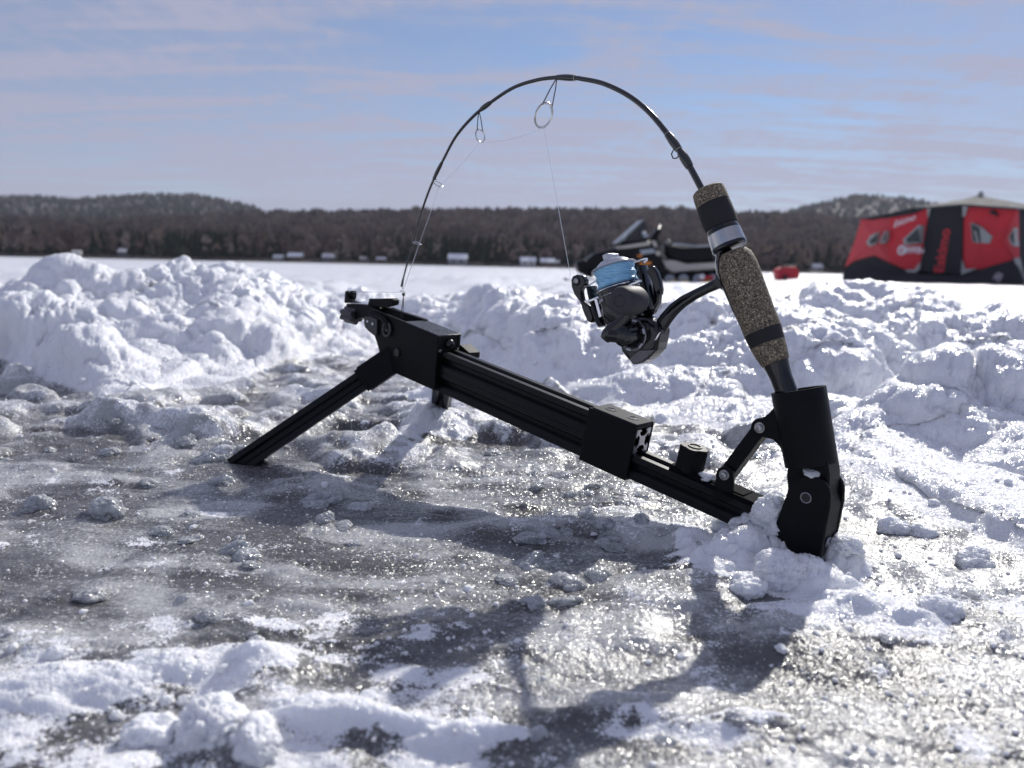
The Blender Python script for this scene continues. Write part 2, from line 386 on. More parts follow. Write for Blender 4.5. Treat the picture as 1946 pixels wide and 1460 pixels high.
# ------------------------------------------------------------------ ground: one sheet (ice, bank, far snow field) from the camera to the horizon
NC, NR = 1000, 900
s_in = np.linspace(-1, 1, NC)
k_out = np.array([0]*0+[.02*1.42**i for i in range(26)])
rowsN = .235*np.exp(np.linspace(0, math.log(5.2/.235), NR)); rowsF = np.concatenate([5.2*np.exp(np.linspace(0, math.log(60/5.2), 230))[1:], 60*np.exp(np.linspace(0, math.log(4000/60), 40))[1:]])
rowsB = (.235-np.array([.02*1.5**i for i in range(26)]))[::-1]
Yr = np.concatenate([rowsB, rowsN, rowsF])
Wr = np.where(Yr > 0, .86*np.sqrt(.13**2+np.maximum(Yr, .235)**2), .86*np.sqrt(.13**2+.235**2))
Wr = np.where(Yr < .235, .86*np.sqrt(.13**2+.235**2), Wr)
GX = np.concatenate([(-Wr[:, None]-k_out[None, ::-1]*(1+Yr.clip(0)[:, None]*.3)), s_in[None]*Wr[:, None], Wr[:, None]+k_out[None]*(1+Yr.clip(0)[:, None]*.3)], 1)
GY = np.repeat(Yr[:, None], GX.shape[1], 1)
# edge of the cleared ice (plan): snow lies beyond it
bx = np.array([-3, -1.3, -.95, -.74, -.56, -.48, -.42, -.30, -.15, 0, .10, .18, .26, .335, .350, .358, .366, .375, .40, .5, 2])
by = np.array([1.5, 1.45, 1.42, 1.22, 1.06, 1.24, 1.55, 1.72, 1.62, 1.36, 1.16, 1.05, .985, .90, .80, .72, .63, .52, .44, .36, -.6])
def bank_sd(X, Y):
    wob = .045*vnoise(X*6, Y*6, 0, 5)+.030*vnoise(X*15, Y*15, 0, 6)+.012*vnoise(X*40, Y*40, 0, 7)
    sl = (np.interp(X+.015, bx, by)-np.interp(X-.015, bx, by))/.03
    return (Y-np.interp(X, bx, by))/np.sqrt(1+sl*sl)+wob
MOUNDS = [  # crest pixel, distance, half widths across and along, in metres
 (130, 492, 1.85, .13, .13), (60, 545, 1.8, .16, .15), (20, 560, 2.0, .2, .2), (215, 530, 1.85, .12, .14), (330, 512, 2.0, .17, .17), (430, 503, 2.3, .2, .2), (480, 530, 2.2, .14, .16),
 (270, 575, 1.6, .16, .12), (380, 600, 1.65, .15, .12), (500, 575, 2.0, .16, .14), (560, 585, 2.1, .14, .13), (640, 600, 2.1, .12, .1), (480, 620, 1.6, .10, .08), (610, 640, 1.85, .10, .07),
 (60, 590, 1.55, .15, .1), (10, 600, 1.5, .1, .1), (160, 650, 1.3, .12, .09), (145, 715, 1.12, .05, .04), (215, 722, 1.13, .045, .04), (95, 665, 1.3, .08, .06), (330, 655, 1.42, .10, .07), (405, 700, 1.28, .05, .04), (275, 700, 1.25, .05, .04),
 (700, 565, 2.4, .14, .12), (770, 560, 2.4, .10, .12), (850, 572, 2.3, .14, .12), (950, 550, 2.2, .16, .15), (1010, 565, 2.1, .14, .14), (900, 625, 1.85, .16, .12), (1000, 640, 1.75, .18, .12), (1070, 590, 1.95, .16, .14),
 (1090, 650, 1.6, .16, .12), (1180, 640, 1.55, .16, .12), (1000, 700, 1.45, .14, .09), (1230, 700, 1.25, .12, .08), (1130, 715, 1.3, .12, .07), (1270, 745, 1.12, .05, .04), (1350, 760, 1.08, .08, .05),
 (1290, 590, 1.7, .18, .15), (1330, 655, 1.4, .14, .1), (1430, 575, 1.75, .18, .15), (1395, 620, 1.5, .15, .12), (1500, 590, 1.6, .15, .12), (1570, 560, 1.9, .16, .15), (1650, 552, 2.0, .16, .15), (1730, 570, 1.9, .16, .14),
 (1645, 590, 1.40, .085, .08), (1560, 640, 1.3, .16, .12), (1605, 668, 1.15, .07, .05), (1700, 610, 1.6, .18, .14), (1790, 600, 1.7, .18, .14), (1880, 590, 1.8, .2, .14), (1950, 600, 1.7, .2, .15), (1850, 640, 1.45, .2, .12), (1930, 660, 1.3, .18, .12),
 (1700, 690, 1.25, .2, .12), (1560, 740, 1.08, .12, .08), (1450, 780, 1.02, .10, .05),
 (1775, 712, .98, .060, .05), (1850, 728, .98, .08, .07), (1920, 735, .95, .06, .07), (1985, 745, .95, .1, .08), (1690, 770, .93, .035, .04), (1640, 795, .90, .05, .04), (1745, 770, .92, .08, .05), (1600, 830, .86, .04, .03),
 (1720, 875, .78, .05, .04), (1800, 880, .76, .08, .04), (1900, 885, .74, .08, .05), (1985, 900, .72, .1, .05), (1700, 935, .72, .05, .03), (1800, 960, .66, .08, .035), (1650, 915, .76, .03, .025), (1900, 985, .62, .06, .035), (1990, 1000, .6, .08, .05), (1870, 1020, .60, .04, .02), (1960, 1060, .56, .05, .025)]
PATCH = [   # snow lying on the cleared ice: crest pixel, distance, half widths
 (1440, 1000, .555, .028, .020), (1400, 1040, .54, .040, .022), (1470, 950, .60, .026, .016), (1560, 1085, .50, .028, .018), (1340, 1065, .535, .030, .018), (1480, 1080, .505, .040, .020), (1410, 1110, .50, .035, .018), (1600, 1050, .53, .018, .014), (1640, 1130, .47, .030, .018), (1560, 1150, .46, .04, .02),
 (1730, 1165, .45, .022, .015), (1500, 1230, .42, .02, .02), (1800, 1170, .46, .016, .012), (1690, 1210, .43, .03, .01), (1860, 1190, .45, .02, .012),
 (410, 1325, .375, .042, .022), (330, 1345, .372, .018, .015), (480, 1345, .370, .018, .014), (190, 1375, .355, .035, .018), (60, 1400, .35, .04, .02), (120, 1270, .40, .03, .012), (30, 1250, .41, .03, .01), (460, 1210, .43, .024, .012), (520, 1235, .42, .02, .010), (400, 1250, .41, .018, .01), (250, 1280, .40, .03, .01),
 (850, 1195, .425, .020, .009), (800, 1215, .415, .016, .007), (700, 1260, .405, .030, .011), (980, 1255, .40, .014, .009), (640, 1400, .33, .03, .01), (760, 1430, .325, .03, .009), (900, 1450, .32, .03, .008), (1200, 1400, .345, .04, .010), (1300, 1350, .36, .035, .009), (1150, 1350, .36, .022, .008), (1420, 1420, .34, .03, .008),
 (200, 958, .705, .020, .018), (225, 990, .68, .018, .015), (180, 1000, .68, .012, .01), (760, 830, .90, .030, .03), (830, 800, .95, .035, .03), (870, 860, .86, .045, .03), (800, 880, .84, .05, .025), (720, 885, .83, .04, .02), (950, 880, .83, .03, .02), (870, 725, 1.2, .05, .05), (480, 870, .83, .03, .015), (1010, 870, .85, .02, .012), (640, 940, .74, .03, .006), (1190, 980, .68, .025, .012), (1170, 1020, .64, .02, .006), (60, 940, .75, .03, .008), (1000, 1010, .665, .014, .004), (100, 830, .95, .05, .012), (300, 790, 1.02, .05, .02), (400, 800, 1.0, .03, .015), (250, 830, .95, .04, .01), (150, 870, .88, .03, .01)]
HOLE = (-.185, .925, .054)
def coarse_height(X, Y):
    sd = bank_sd(X, Y)
    m = sstep(0, .10, sd)
    far = sstep(2.2, 3.6, Y)
    acc = np.zeros_like(X)
    for px, py, yy, sx, sy in MOUNDS:
        if yy > 1.05:
            xb_ = at(px, py, yy)[0]; yb_ = max(float(np.interp(xb_, bx, by)), 1.04); yy = yb_+max(yy-yb_, .0)*(.70 if px > 650 else .85)
        c = at(px, py, yy); h = max(c[2]-(.022 if px > 1250 and yy > 1.05 else .018 if yy > 1.02 else .006), .01); sx *= .9; sy *= .8
        bb_ = (np.abs(X-c[0]) < 3.4*sx) & (np.abs(Y-c[1]) < 3.4*sy)
        acc[bb_] += (h*np.exp(-(((X[bb_]-c[0])/sx)**2+((Y[bb_]-c[1])/sy)**2)*.62))**3.5
    hb = acc**(1/3.5)
    lump = .5+.5*vnoise(X*2.2, Y*2.2, 0, 31)
    base = (.018+.035*sstep(.05, .5, sd)*lump)*(1-far)+far*(.010+.015*vnoise(X*.9, Y*.45, 0, 8)+.010*vnoise(X*2.5, Y*1.2, 0, 9)*sstep(60, 5, Y))
    z = m*np.maximum(base, 0)*(1-far)+far*base
    # the shovelled ridge: crest line and its distance by bearing, rising from the edge of the ice
    brg = X/np.maximum(Y, .2); pxs = 973+brg*F
    cyp = np.interp(pxs, [-400, 0, 60, 130, 200, 260, 330, 430, 500, 560, 620, 700, 780, 850, 900, 950, 1000, 1070, 1120, 1180, 1250, 1300, 1400, 1500, 1600, 1700, 1800, 1946, 2400], [560, 560, 540, 505, 530, 525, 515, 508, 525, 552, 568, 582, 572, 580, 568, 560, 575, 590, 600, 590, 572, 585, 572, 566, 560, 566, 585, 592, 600])
    Yc = np.interp(pxs, [-400, 0, 130, 430, 620, 780, 950, 1100, 1300, 1500, 1700, 1946, 2400], [1.75, 1.72, 1.75, 1.92, 2.10, 1.98, 1.70, 1.58, 1.50, 1.46, 1.42, 1.32, 1.3])
    Zc = CAMH-(cyp-(507.5+.0209*(pxs-973)))/F*Yc-.026-.016*sstep(1050, 1500, pxs)+.020*sstep(700, 900, pxs)*sstep(1300, 1100, pxs)
    Yb = np.maximum(np.interp(X, bx, by), .96+.10*vnoise(X*5, Y*0, 0, 54)); q = np.clip((Y-Yb)/np.maximum(Yc-Yb, .15), 0, 1.0)
    prof = np.where(Y < Yc, q**1.15*(1.0-.12*np.sin(q*math.pi*2)), 1-.75*sstep(.05, 1.1, Y-Yc))
    prof = prof*(.25+.75*sstep(-.02, .16, sd))
    prof = prof*(1+.55*vnoise(X*3.6, Y*6.5, 0, 51)*sstep(900, 1300, pxs)+.22*vnoise(X*4.2, Y*5, 0, 53)+.26*vnoise(X*9, Y*11, 0, 52))
    z = np.maximum(z, sstep(-.01, .05, sd)*Zc*prof*.92*(1-sstep(2.6, 3.6, Y)))
    z = np.maximum(z, hb*sstep(-.03, .03, sd+.02*(Y < 1.05))*(1-far*.6))
    acc2 = np.zeros_like(X)
    for px, py, yy, sx, sy in PATCH:
        c = at(px, py, yy); h = min(max(c[2], .004), .06)
        if yy < .45 and px < 1000: h += .005 if py > 1300 else .001
        bb_ = (np.abs(X-c[0]) < 3.6*sx) & (np.abs(Y-c[1]) < 3.6*sy)
        xx, yy_ = X[bb_], Y[bb_]
        if not len(xx): continue
        wx = xx+.6*sx*fbm(xx/sx*1.1, yy_/sy*1.1, 0, 41, 3); wy = yy_+.6*sy*fbm(xx/sx*1.1, yy_/sy*1.1, 0, 42, 3)
        d = ((wx-c[0])/sx)**2+((wy-c[1])/sy)**2
        acc2[bb_] += (h*np.exp(-d*.8))**3
    hp = acc2**(1/3)
    return z, hp, sd, m, far
Z0, HP, SD, BM, FAR = coarse_height(GX, GY)
near = (GY < 5.3) & (np.abs(GX) < 1.1*np.maximum(GY, .3)) & (GY > .2)
# ice relief
def ice_relief(X, Y):
    wx = X+.05*vnoise(X*5, Y*5, 0, 71); wy = Y+.03*vnoise(X*5, Y*5, 0, 72)
    und = .0035*vnoise(wx*7, wy*11, 0, 73)+.0022*vnoise(wx*18, wy*40, 0, 74)
    swirl = .0012*fbm(wx*16+wy*10, wy*95, 0, 75, 3)
    rough = sstep(-.05, .35, fbm(X*6, Y*9, 0, 76, 3))
    clod = domes(X*42, Y*42, 0, 77, False)*.0038*sstep(.10, .45, fbm(X*11, Y*16, 0, 78, 2))
    clod2 = domes(X*95, Y*95, 0, 79, False)*.0020*sstep(-.05, .35, fbm(X*14, Y*20, 0, 80, 2))
    grn = domes(X*260, Y*260, 0, 81, False)*.0009
    return und+swirl+clod+clod2+grn*(.5+.5*rough), clod, clod2
Z1 = Z0.copy(); milk = np.zeros_like(Z0); snow = np.ones_like(Z0)
xi, yi = GX[near], GY[near]
rel, c1_, c2_ = ice_relief(xi, yi)
# left and rear part of the ice carries refrozen lumps
lump_zone = (sstep(.66, .90, yi)+.5*sstep(.05, .18, vnoise(xi*5+3, yi*6, 0, 90)))*(1-BM[near])
l1 = domes(xi*15, yi*15, 0, 91, False)*sstep(-.02, .2, fbm(xi*7, yi*9, 0, 92, 2))*.017
l2 = domes(xi*34, yi*38, 0, 93, False)*.009*sstep(-.1, .25, fbm(xi*9, yi*9, 0, 94, 2))
rel = rel+(l1+l2)*lump_zone
# hole cut through the ice
hd = np.sqrt((xi-HOLE[0])**2+((yi-HOLE[1]))**2)+.006*vnoise(xi*30, yi*30, 0, 95)
hole = sstep(HOLE[2]+.010, HOLE[2]-.010, hd)
rim = np.exp(-((hd-HOLE[2]-.02)/.018)**2)
rel = rel+rim*(.006+.006*domes(xi*40, yi*40, 0, 96, False))
icez = rel
hp = HP[near]
z = np.maximum(Z0[near], 0)+hp+icez*(1-sstep(.0, .02, Z0[near]))
z = z*(1-hole)+hole*(-.012)
Z1[near] = z
# what the ground is made of
streak = fbm(xi*4+yi*3+.3*vnoise(xi*5, yi*6, 0, 100), yi*24+1.2*vnoise(xi*4, yi*4, 0, 99), 0, 101, 4, .6); blot = fbm(xi*9, yi*13, 0, 102, 4, .55)
grain = sstep(.05, .5, xi+.25-yi*.2)*.18
mlk = .235+.85*streak+.85*blot+grain*1.2+c1_*60+c2_*80+l1*40+l2*55*lump_zone+rim*.35+.35*sstep(.9, 1.3, yi)-.15*hole
milk[near] = np.clip(mlk, 0, 1)
frost = fbm(xi*22, yi*26, 0, 103, 4, .6)
sn_ = np.maximum(sstep(-.012, .02, SD[near]), sstep(.0025, .0065, hp+.0045*frost))
fg = sstep(.46, .345, yi)*(.18+.82*sstep(.06, -.08, xi))*1.5                      # looser snow at the near left corner
fr = sstep(.16, .34, xi)*sstep(.62, .44, yi)*sstep(.30, .42, yi)
sn_ = np.maximum(sn_, .75*sstep(.02, .85, frost+.42*fg+.34*fr-.12))
sn_ = np.maximum(sn_*(1-hole), sstep(.35, .6, frost)*.6*(1-hole))
# snow trampled thin in the lower hollows at the rear left stays grey and wet
sn_ = np.maximum(sn_, sstep(.015, .035, Z0[near])); l_ = (l1+l2*.8)*lump_zone*sstep(-.2, .2, frost); sn_ = np.maximum(sn_, np.clip(l_*38, 0, .42)*(1-hole))
wet = sstep(-.25, -.6, xi)*sstep(1.5, 1.15, yi)*(1-sstep(.05, .10, Z0[near]))
snow[near] = np.clip(sn_*(1-.35*wet*(1-sstep(.02, .06, hp))), 0, 1)
# clods of snow: pushed out along the surface normal, several sizes
dXc = np.gradient(GX, axis=1); dYr = np.gradient(GY, axis=0); dXr = np.gradient(GX, axis=0)
Zs = Z1
zc_ = np.gradient(Zs, axis=1); zr_ = np.gradient(Zs, axis=0)
Tx = np.stack([dXc, np.zeros_like(dXc), zc_], -1); Ty = np.stack([dXr, dYr, zr_], -1)
Nn = np.cross(Tx, Ty); Nn /= np.linalg.norm(Nn, axis=-1, keepdims=True)
bank_m = np.maximum(sstep(.0, .06, SD)*(1-FAR*.55), 0)
patch_m = sstep(.004, .02, HP)*(1-BM)
sel = (near & ((bank_m > .01) | (patch_m > .01)))
xs, ys, zs = GX[sel], GY[sel], Z1[sel]; bm_ = bank_m[sel]; pm_ = patch_m[sel]
wx = xs+.03*vnoise(xs*9, ys*9, zs*9, 111); wy = ys+.03*vnoise(xs*9, ys*9, zs*9, 112)
sm_ = .40+.60*sstep(-.25, .15, fbm(xs*3, ys*3, 0, 113, 2))          # smoother and rougher parts
amp = np.minimum(bm_, 1)*(.35+.65*sstep(.01, .07, zs))
d = amp*(.046*domes(wx*7.5, wy*7.5, zs*7.5, 114)+sm_*(.030*domes(wx*19, wy*19, zs*19, 115)+.0185*domes(wx*41, wy*41, zs*41, 116)+.0085*domes(xs*88, ys*88, zs*88, 117))-.045)
d = d+amp*.012*fbm(xs*14, ys*14, zs*14, 118, 3)
rj = np.random.default_rng(3); cell = 1.72*ys/NC
d = d+(bm_*.0022+pm_*.0022)*domes(xs*190, ys*190, 0, 119, False)*(ys < 2)+pm_*(.0080*domes(xs*60, ys*60, zs*60, 120)+.0045*domes(xs*120, ys*120, 0, 121, False)-.004)
d = d+(rj.random(len(d))-.5)*(np.minimum(cell, .002)*.85)*(.4+.6*np.maximum(bm_, pm_))
VX, VY, VZ = GX.copy(), GY.copy(), Z1.copy()
# single crystals of the granular ice
icy = near & (GY < 1.9) & ~sel
VZ[icy] += .0035*domes(GX[icy]*70, GY[icy]*70, 0, 142, False)*sstep(.8, 1.0, GY[icy])+(rj.random(icy.sum())-.4)*(.00050+.0012*(rj.random(icy.sum()) > .93))*sstep(-.35, .25, fbm(GX[icy]*8, GY[icy]*12, 0, 141, 3))*(.5+.5*np.clip(GY[icy]/.6, 0, 2))
VX[sel] += Nn[sel][:, 0]*d; VY[sel] += Nn[sel][:, 1]*d; VZ[sel] += Nn[sel][:, 2]*d
fr_ = (GY >= 3.0)
_X, _Y = GX[fr_], GY[fr_]
_p = sstep(-.25, .3, fbm(_X*.45, _Y*.25, 0, 133, 3))
VZ[fr_] += ((.050*domes(_X*2.6, _Y*1.5, 0, 131, False)+.052*domes(_X*5.5, _Y*4, 0, 134, False)*sstep(16, 6, _Y))*(.15+.85*np.maximum(_p, .9*sstep(.0, .25, _X/_Y)))+.055*fbm(_X*.8, _Y*1.8, 0, 132, 4)-.035)*sstep(3.0, 4.2, _Y)*(.45+.55*sstep(25, 6, _Y))*sstep(300, 60, _Y)+.07*fbm(_X*.22, _Y*.35, 0, 135, 3)*sstep(8, 20, _Y)*sstep(400, 120, _Y)
def ground_z(x, y):                        # height of the finished sheet (clods included) under a point
    j = np.searchsorted(Yr, y); j = min(max(j, 1), len(Yr)-1)
    i = np.searchsorted(GX[j], x); i = min(max(i, 1), GX.shape[1]-1)
    return float(max(VZ[j-1, i-1], VZ[j, i], VZ[j-1, i], VZ[j, i-1])*.5+.5*(VZ[j-1:j+1, i-1:i+1].mean()))
nr, nc = GX.shape
allv = np.stack([VX, VY, VZ], -1).reshape(-1, 3).astype(np.float32)
jj, ii = np.meshgrid(np.arange(nr-1), np.arange(nc-1), indexing='ij')
quads = np.stack([jj*nc+ii, jj*nc+ii+1, (jj+1)*nc+ii+1, (jj+1)*nc+ii], -1)
fsd = SD[:-1, :-1]; fy = GY[:-1, :-1]
region = np.where(fy > 3.3, 2, np.where(fsd > 0, 1, 0))
def sheet(name, msk):
    q = quads[msk]; idx, inv = np.unique(q.ravel(), return_inverse=True)
    me = bpy.data.meshes.new(name); me.vertices.add(len(idx)); me.vertices.foreach_set('co', allv[idx].ravel())
    me.loops.add(len(inv)); me.loops.foreach_set('vertex_index', inv.astype(np.int32).ravel())
    n = len(q); me.polygons.add(n); me.polygons.foreach_set('loop_start', np.arange(n, dtype=np.int32)*4)
    me.update(calc_edges=True); me.polygons.foreach_set('use_smooth', np.ones(n, bool))
    for an, arr in (('snow', snow), ('milk', milk)):
        a = me.attributes.new(an, 'FLOAT', 'POINT'); a.data.foreach_set('value', arr.ravel()[idx].astype(np.float32))
    me.materials.append(M_GROUND)
    o = bpy.data.objects.new(name, me); COL.objects.link(o); o['kind'] = 'structure'; return o
sheet('lake_ice', region == 0); sheet('snow_bank', region == 1); sheet('snow_field', region == 2)
print('ground ready', len(allv))

# ------------------------------------------------------------------ far hills and forest
def ridge1(xr):      # elevation tangent of the wooded ridge by bearing tangent
    return np.interp(xr, [-1.2, -.62, -.45, -.30, -.15, 0, .2, .35, .48, .62, 1.2], [.042, .043, .046, .056, .062, .066, .070, .069, .055, .047, .040])
def ridge2(xr):
    return np.interp(xr, [-1.3, -.70, -.62, -.56, -.50, -.45, -.40, -.34, -.30, .30, .36, .42, .46, .52, .58, .66, .75, 1.3],
                     [.05, .070, .075, .070, .075, .079, .077, .068, .050, .050, .078, .094, .096, .088, .081, .074, .068, .055])
def hill_z(X, Y):
    xr = X/Y
    t = sstep(560, 1500, Y); z = CAMH+ridge1(xr)*1500*t-11*t
    z = z+np.where(Y > 560, 9*vnoise(X/170, Y/170, 0, 201)+4*vnoise(X/60, Y/60, 0, 202), 0)*sstep(560, 800, Y)
    t2 = sstep(1500, 3000, Y); z2 = ridge2(xr)*3000-9+14*vnoise(X/300, Y/300, 0, 203)
    z = z*(1-t2)+z2*t2 if not np.isscalar(z) else z
    return z*(Y > 500)+.03+sstep(500, 540, Y)*1.5
hx = np.linspace(-1.25, 1.25, 260); hy = np.concatenate([np.linspace(505, 1500, 110), np.linspace(1520, 3400, 60)])
HX = hx[None]*hy[:, None]; HY = np.repeat(hy[:, None], 260, 1); HZ = hill_z(HX, HY)
HZ[0] = -1.0
HZ[-1] = HZ[-2]-150
def grid_obj(name, X, Y, Z, mat):
    n_, m_ = X.shape; me = bpy.data.meshes.new(name)
    q = [(j*m_+i, j*m_+i+1, (j+1)*m_+i+1, (j+1)*m_+i) for j in range(n_-1) for i in range(m_-1)]
    me.from_pydata(np.stack([X, Y, Z], -1).reshape(-1, 3).tolist(), [], q); me.materials.append(mat)
    me.polygons.foreach_set('use_smooth', [True]*len(me.polygons)); o = bpy.data.objects.new(name, me); COL.objects.link(o); o['kind'] = 'structure'; return o
def floor_mat():
    m, t, b = new_mat('winter_forest_floor'); g = nd(t, 'ShaderNodeNewGeometry')
    n = nd(t, 'ShaderNodeTexNoise'); n.inputs['Scale'].default_value = .035; n.inputs['Detail'].default_value = 8; n.inputs['Roughness'].default_value = .75; t.links.new(g.outputs['Position'], n.inputs['Vector'])
    c = nd(t, 'ShaderNodeValToRGB'); e = c.color_ramp.elements; e[0].position = .35; e[0].color = (.07, .065, .068, 1); e[1].position = .62; e[1].color = (.11, .10, .105, 1)
    k = e.new(.74); k.color = (.10, .095, .10, 1)
    t.links.new(n.outputs['Fac'], c.inputs[0]); t.links.new(c.outputs[0], b.inputs['Base Color']); b.inputs['Roughness'].default_value = .9; b.inputs['Specular IOR Level'].default_value = .1
    return m
grid_obj('hills', HX, HY, HZ, floor_mat())
M_CON = [simple('conifer_dark', (.012, .020, .016), .9, 0, .025, .6, spec=.1), simple('conifer_green', (.022, .032, .022), .9, 0, .025, .6, spec=.1)]
M_DEC = [simple('bare_crown_brown', (.175, .130, .105), .95, 0, .025, .5, spec=.05), simple('bare_crown_grey', (.215, .175, .155), .95, 0, .025, .5, spec=.05), simple('bare_crown_mauve', (.120, .088, .090), .95, 0, .025, .5, spec=.05)]
rng = np.random.default_rng(5)
CABINS = [(105, 462, 640, 9), (195, 474, 560, 8), (240, 476, 550, 9), (146, 478, 545, 5), (335, 475, 570, 6), (380, 476, 560, 6), (530, 495, 535, 6), (562, 495, 530, 9), (627, 491, 545, 9), (692, 490, 560, 5), (725, 500, 535, 6), (870, 500, 525, 12), (1003, 510, 525, 10), (1040, 512, 525, 9), (1055, 497, 560, 6), (1548, 508, 545, 9)]
def conifer(x, y, z, h, w):
    vs = []; fs = []; n = 6
    for lvl, (z0, z1, rr) in enumerate(((.12, .55, 1.), (.38, .78, .7), (.62, 1.02, .42))):
        b = len(vs); a0 = rng.random()*6
        for k in range(n):
            a = a0+2*math.pi*k/n; q = w*rr*(.7+.5*rng.random()); vs.append((x+q*math.cos(a), y+q*math.sin(a), z+h*(z0+.05*rng.random())))
        vs.append((x+.1*w*rng.normal()*.3, y, z+h*z1))
        fs += [(b+k, b+(k+1) % n, b+n) for k in range(n)]
    return vs, fs
def bare(x, y, z, h, w):
    vs = []; fs = []
    for k in range(13):
        a = rng.random()*6.28; q = w*math.sqrt(rng.random()); zz = .35+.6*rng.random(); q *= math.sin(min(1, (1.08-zz)/.5)*1.5)
        cx_, cy_, cz_ = x+q*math.cos(a), y+q*math.sin(a), z+h*zz; e = w*(.20+.22*rng.random()); b = len(vs)
        o = rng.normal(size=3)*e*.7
        vs += [(cx_-e+o[0]*.4, cy_+o[1]*.5, cz_-e*.6), (cx_+e*.8, cy_-o[1]*.4, cz_-e*.4+o[2]*.5), (cx_+o[0]*.6, cy_+o[2]*.4, cz_+e*1.25)]
        fs.append((b, b+1, b+2))
    b = len(vs); q = .035*w+.08; vs += [(x-q, y, z), (x+q, y, z), (x, y, z+h*.8)]; fs.append((b, b+1, b+2))
    return vs, fs
def forest(name, n, y0, y1, hgt, wid, ratio, xr=.86, clear=True):
    V = []; Fc = []; Mi = []; k = 0
    cabs = [(at(px, py, yy)[0], yy, wd) for px, py, yy, wd in CABINS]
    while k < n:
        yy = y0+(y1-y0)*rng.random()**1.35; x = rng.uniform(-xr, xr)*yy
        if clear and any(abs(x-cx_) < wd*.75+1 and yy < cy_+2 and yy > cy_-90 for cx_, cy_, wd in cabs): 
            k += 1; continue
        z = float(hill_z(np.array([x]), np.array([float(yy)]))[0])
        cn = float(vnoise(np.array([x/90]), np.array([yy/90]), 0, 301)[0]); edge = 1-float(sstep(540, 640, np.array([float(yy)]))[0])
        con = rng.random() < ratio+1.5*cn+.25*edge
        h = hgt*(.65+.7*rng.random()); w = wid*(.6+.7*rng.random())
        vs, fs = (conifer(x, yy, z-.5, h*1.08, w*.62) if con else bare(x, yy, z-.5, h, w))
        b = len(V); V += vs; Fc += [tuple(i+b for i in q) for q in fs]
        Mi += [int(rng.random() < .4) if con else 2+int(rng.random()*3)]*len(fs); k += 1
    me = bpy.data.meshes.new(name); me.from_pydata(V, [], Fc)
    for m in M_CON+M_DEC: me.materials.append(m)
    me.polygons.foreach_set('material_index', Mi); o = bpy.data.objects.new(name, me); COL.objects.link(o)
    return tag(o, kind='stuff', label='mixed leafless and evergreen woods covering the hills across the lake', cat='forest')
f1 = forest('shore_woods', 6500, 528, 760, 15, 5.5, .36); f1['label'] = 'band of dark spruces and bare trees along the far lake shore'
f2 = forest('hillside_woods', 10000, 720, 1520, 14, 9, .08); f2['label'] = 'grey brown leafless woods covering the long ridge across the lake'
f3 = forest('distant_hill_woods', 7500, 1600, 3080, 15, 15, 1.1, clear=False); f3['label'] = 'dark evergreen woods on the two highest far hills'
for o, c_ in ((f1, 'woods'), (f2, 'woods'), (f3, 'woods')): o['category'] = c_
print('forest ready')

# ------------------------------------------------------------------ cabins on the far shore
M_WALLS = [simple('cabin_wall_white', (.62, .62, .62), .8, 0, .5, .1), simple('cabin_wall_brown', (.16, .11, .08), .8, 0, .5, .2), simple('cabin_wall_grey', (.30, .31, .33), .8, 0, .5, .15)]
M_RSNOW = simple('roof_snow', (.82, .84, .88), .7, 0, .5, .05)
M_WIN = simple('dark_window', (.03, .035, .045), .15, 0, .5, .1)
CL = ['small cabin high among the trees above the left shore', 'tiny white cabin left of a white gabled cottage on the left shore', 'white gabled cottage on the left shore with snowy lawn', 'tiny shed beside the bare snowy slope on the left shore', 'small brown cottage half hidden in the left woods', 'small pale cabin alone at the left shore spruces', 'tiny white boathouse left of a long low cottage', 'long low white cottage on the shore above the rig leg', 'cottage with steep snowy roof near the fishing trigger', 'grey shed in the woods left of the rod tip', 'small white cottage at the shore just left of the rod tip', 'wide white roofed boathouse in the middle of the far shore', 'snow covered cottage left of the spinning reel', 'low snow covered cottage just left of the reel bail', 'small shed on the slope above the snow covered cottages', 'snow roofed cottage between the red bundle and the shelter']
for i, (px, py, yy, wd) in enumerate(CABINS):
    c = at(px, py, yy); x, y = c[0], yy; zg = float(hill_z(np.array([x]), np.array([float(y)]))[0]); z = max(zg, c[2]-wd*.42)
    t = thing('shore_cabin', (x, y, z), CL[i], 'cabin', 'cabins along the far shore')
    h, dpt = wd*.28, wd*.8
    b = MB(); b.box((x, y, z+h/2-.6), (wd/2, 0, 0), (0, dpt/2, 0), (0, 0, h/2+.6)); b.build('wall', M_WALLS[i % 3], t, False)
    b = MB(); e = .5; b.prism([(x-wd/2-e, y-dpt/2-e, z+h+.01), (x-wd/2-e, y, z+h+wd*.30), (x-wd/2-e, y+dpt/2+e, z+h+.01)], (wd+2*e, 0, 0)); b.build('roof', M_RSNOW, t, False)
    for k in (-1, 1):
        b = MB(); b.box((x+k*wd*.22, y-dpt/2-.05, z+h*.55), (wd*.09, 0, 0), (0, .08, 0), (0, 0, h*.2)); b.build('window', M_WIN, t, False)

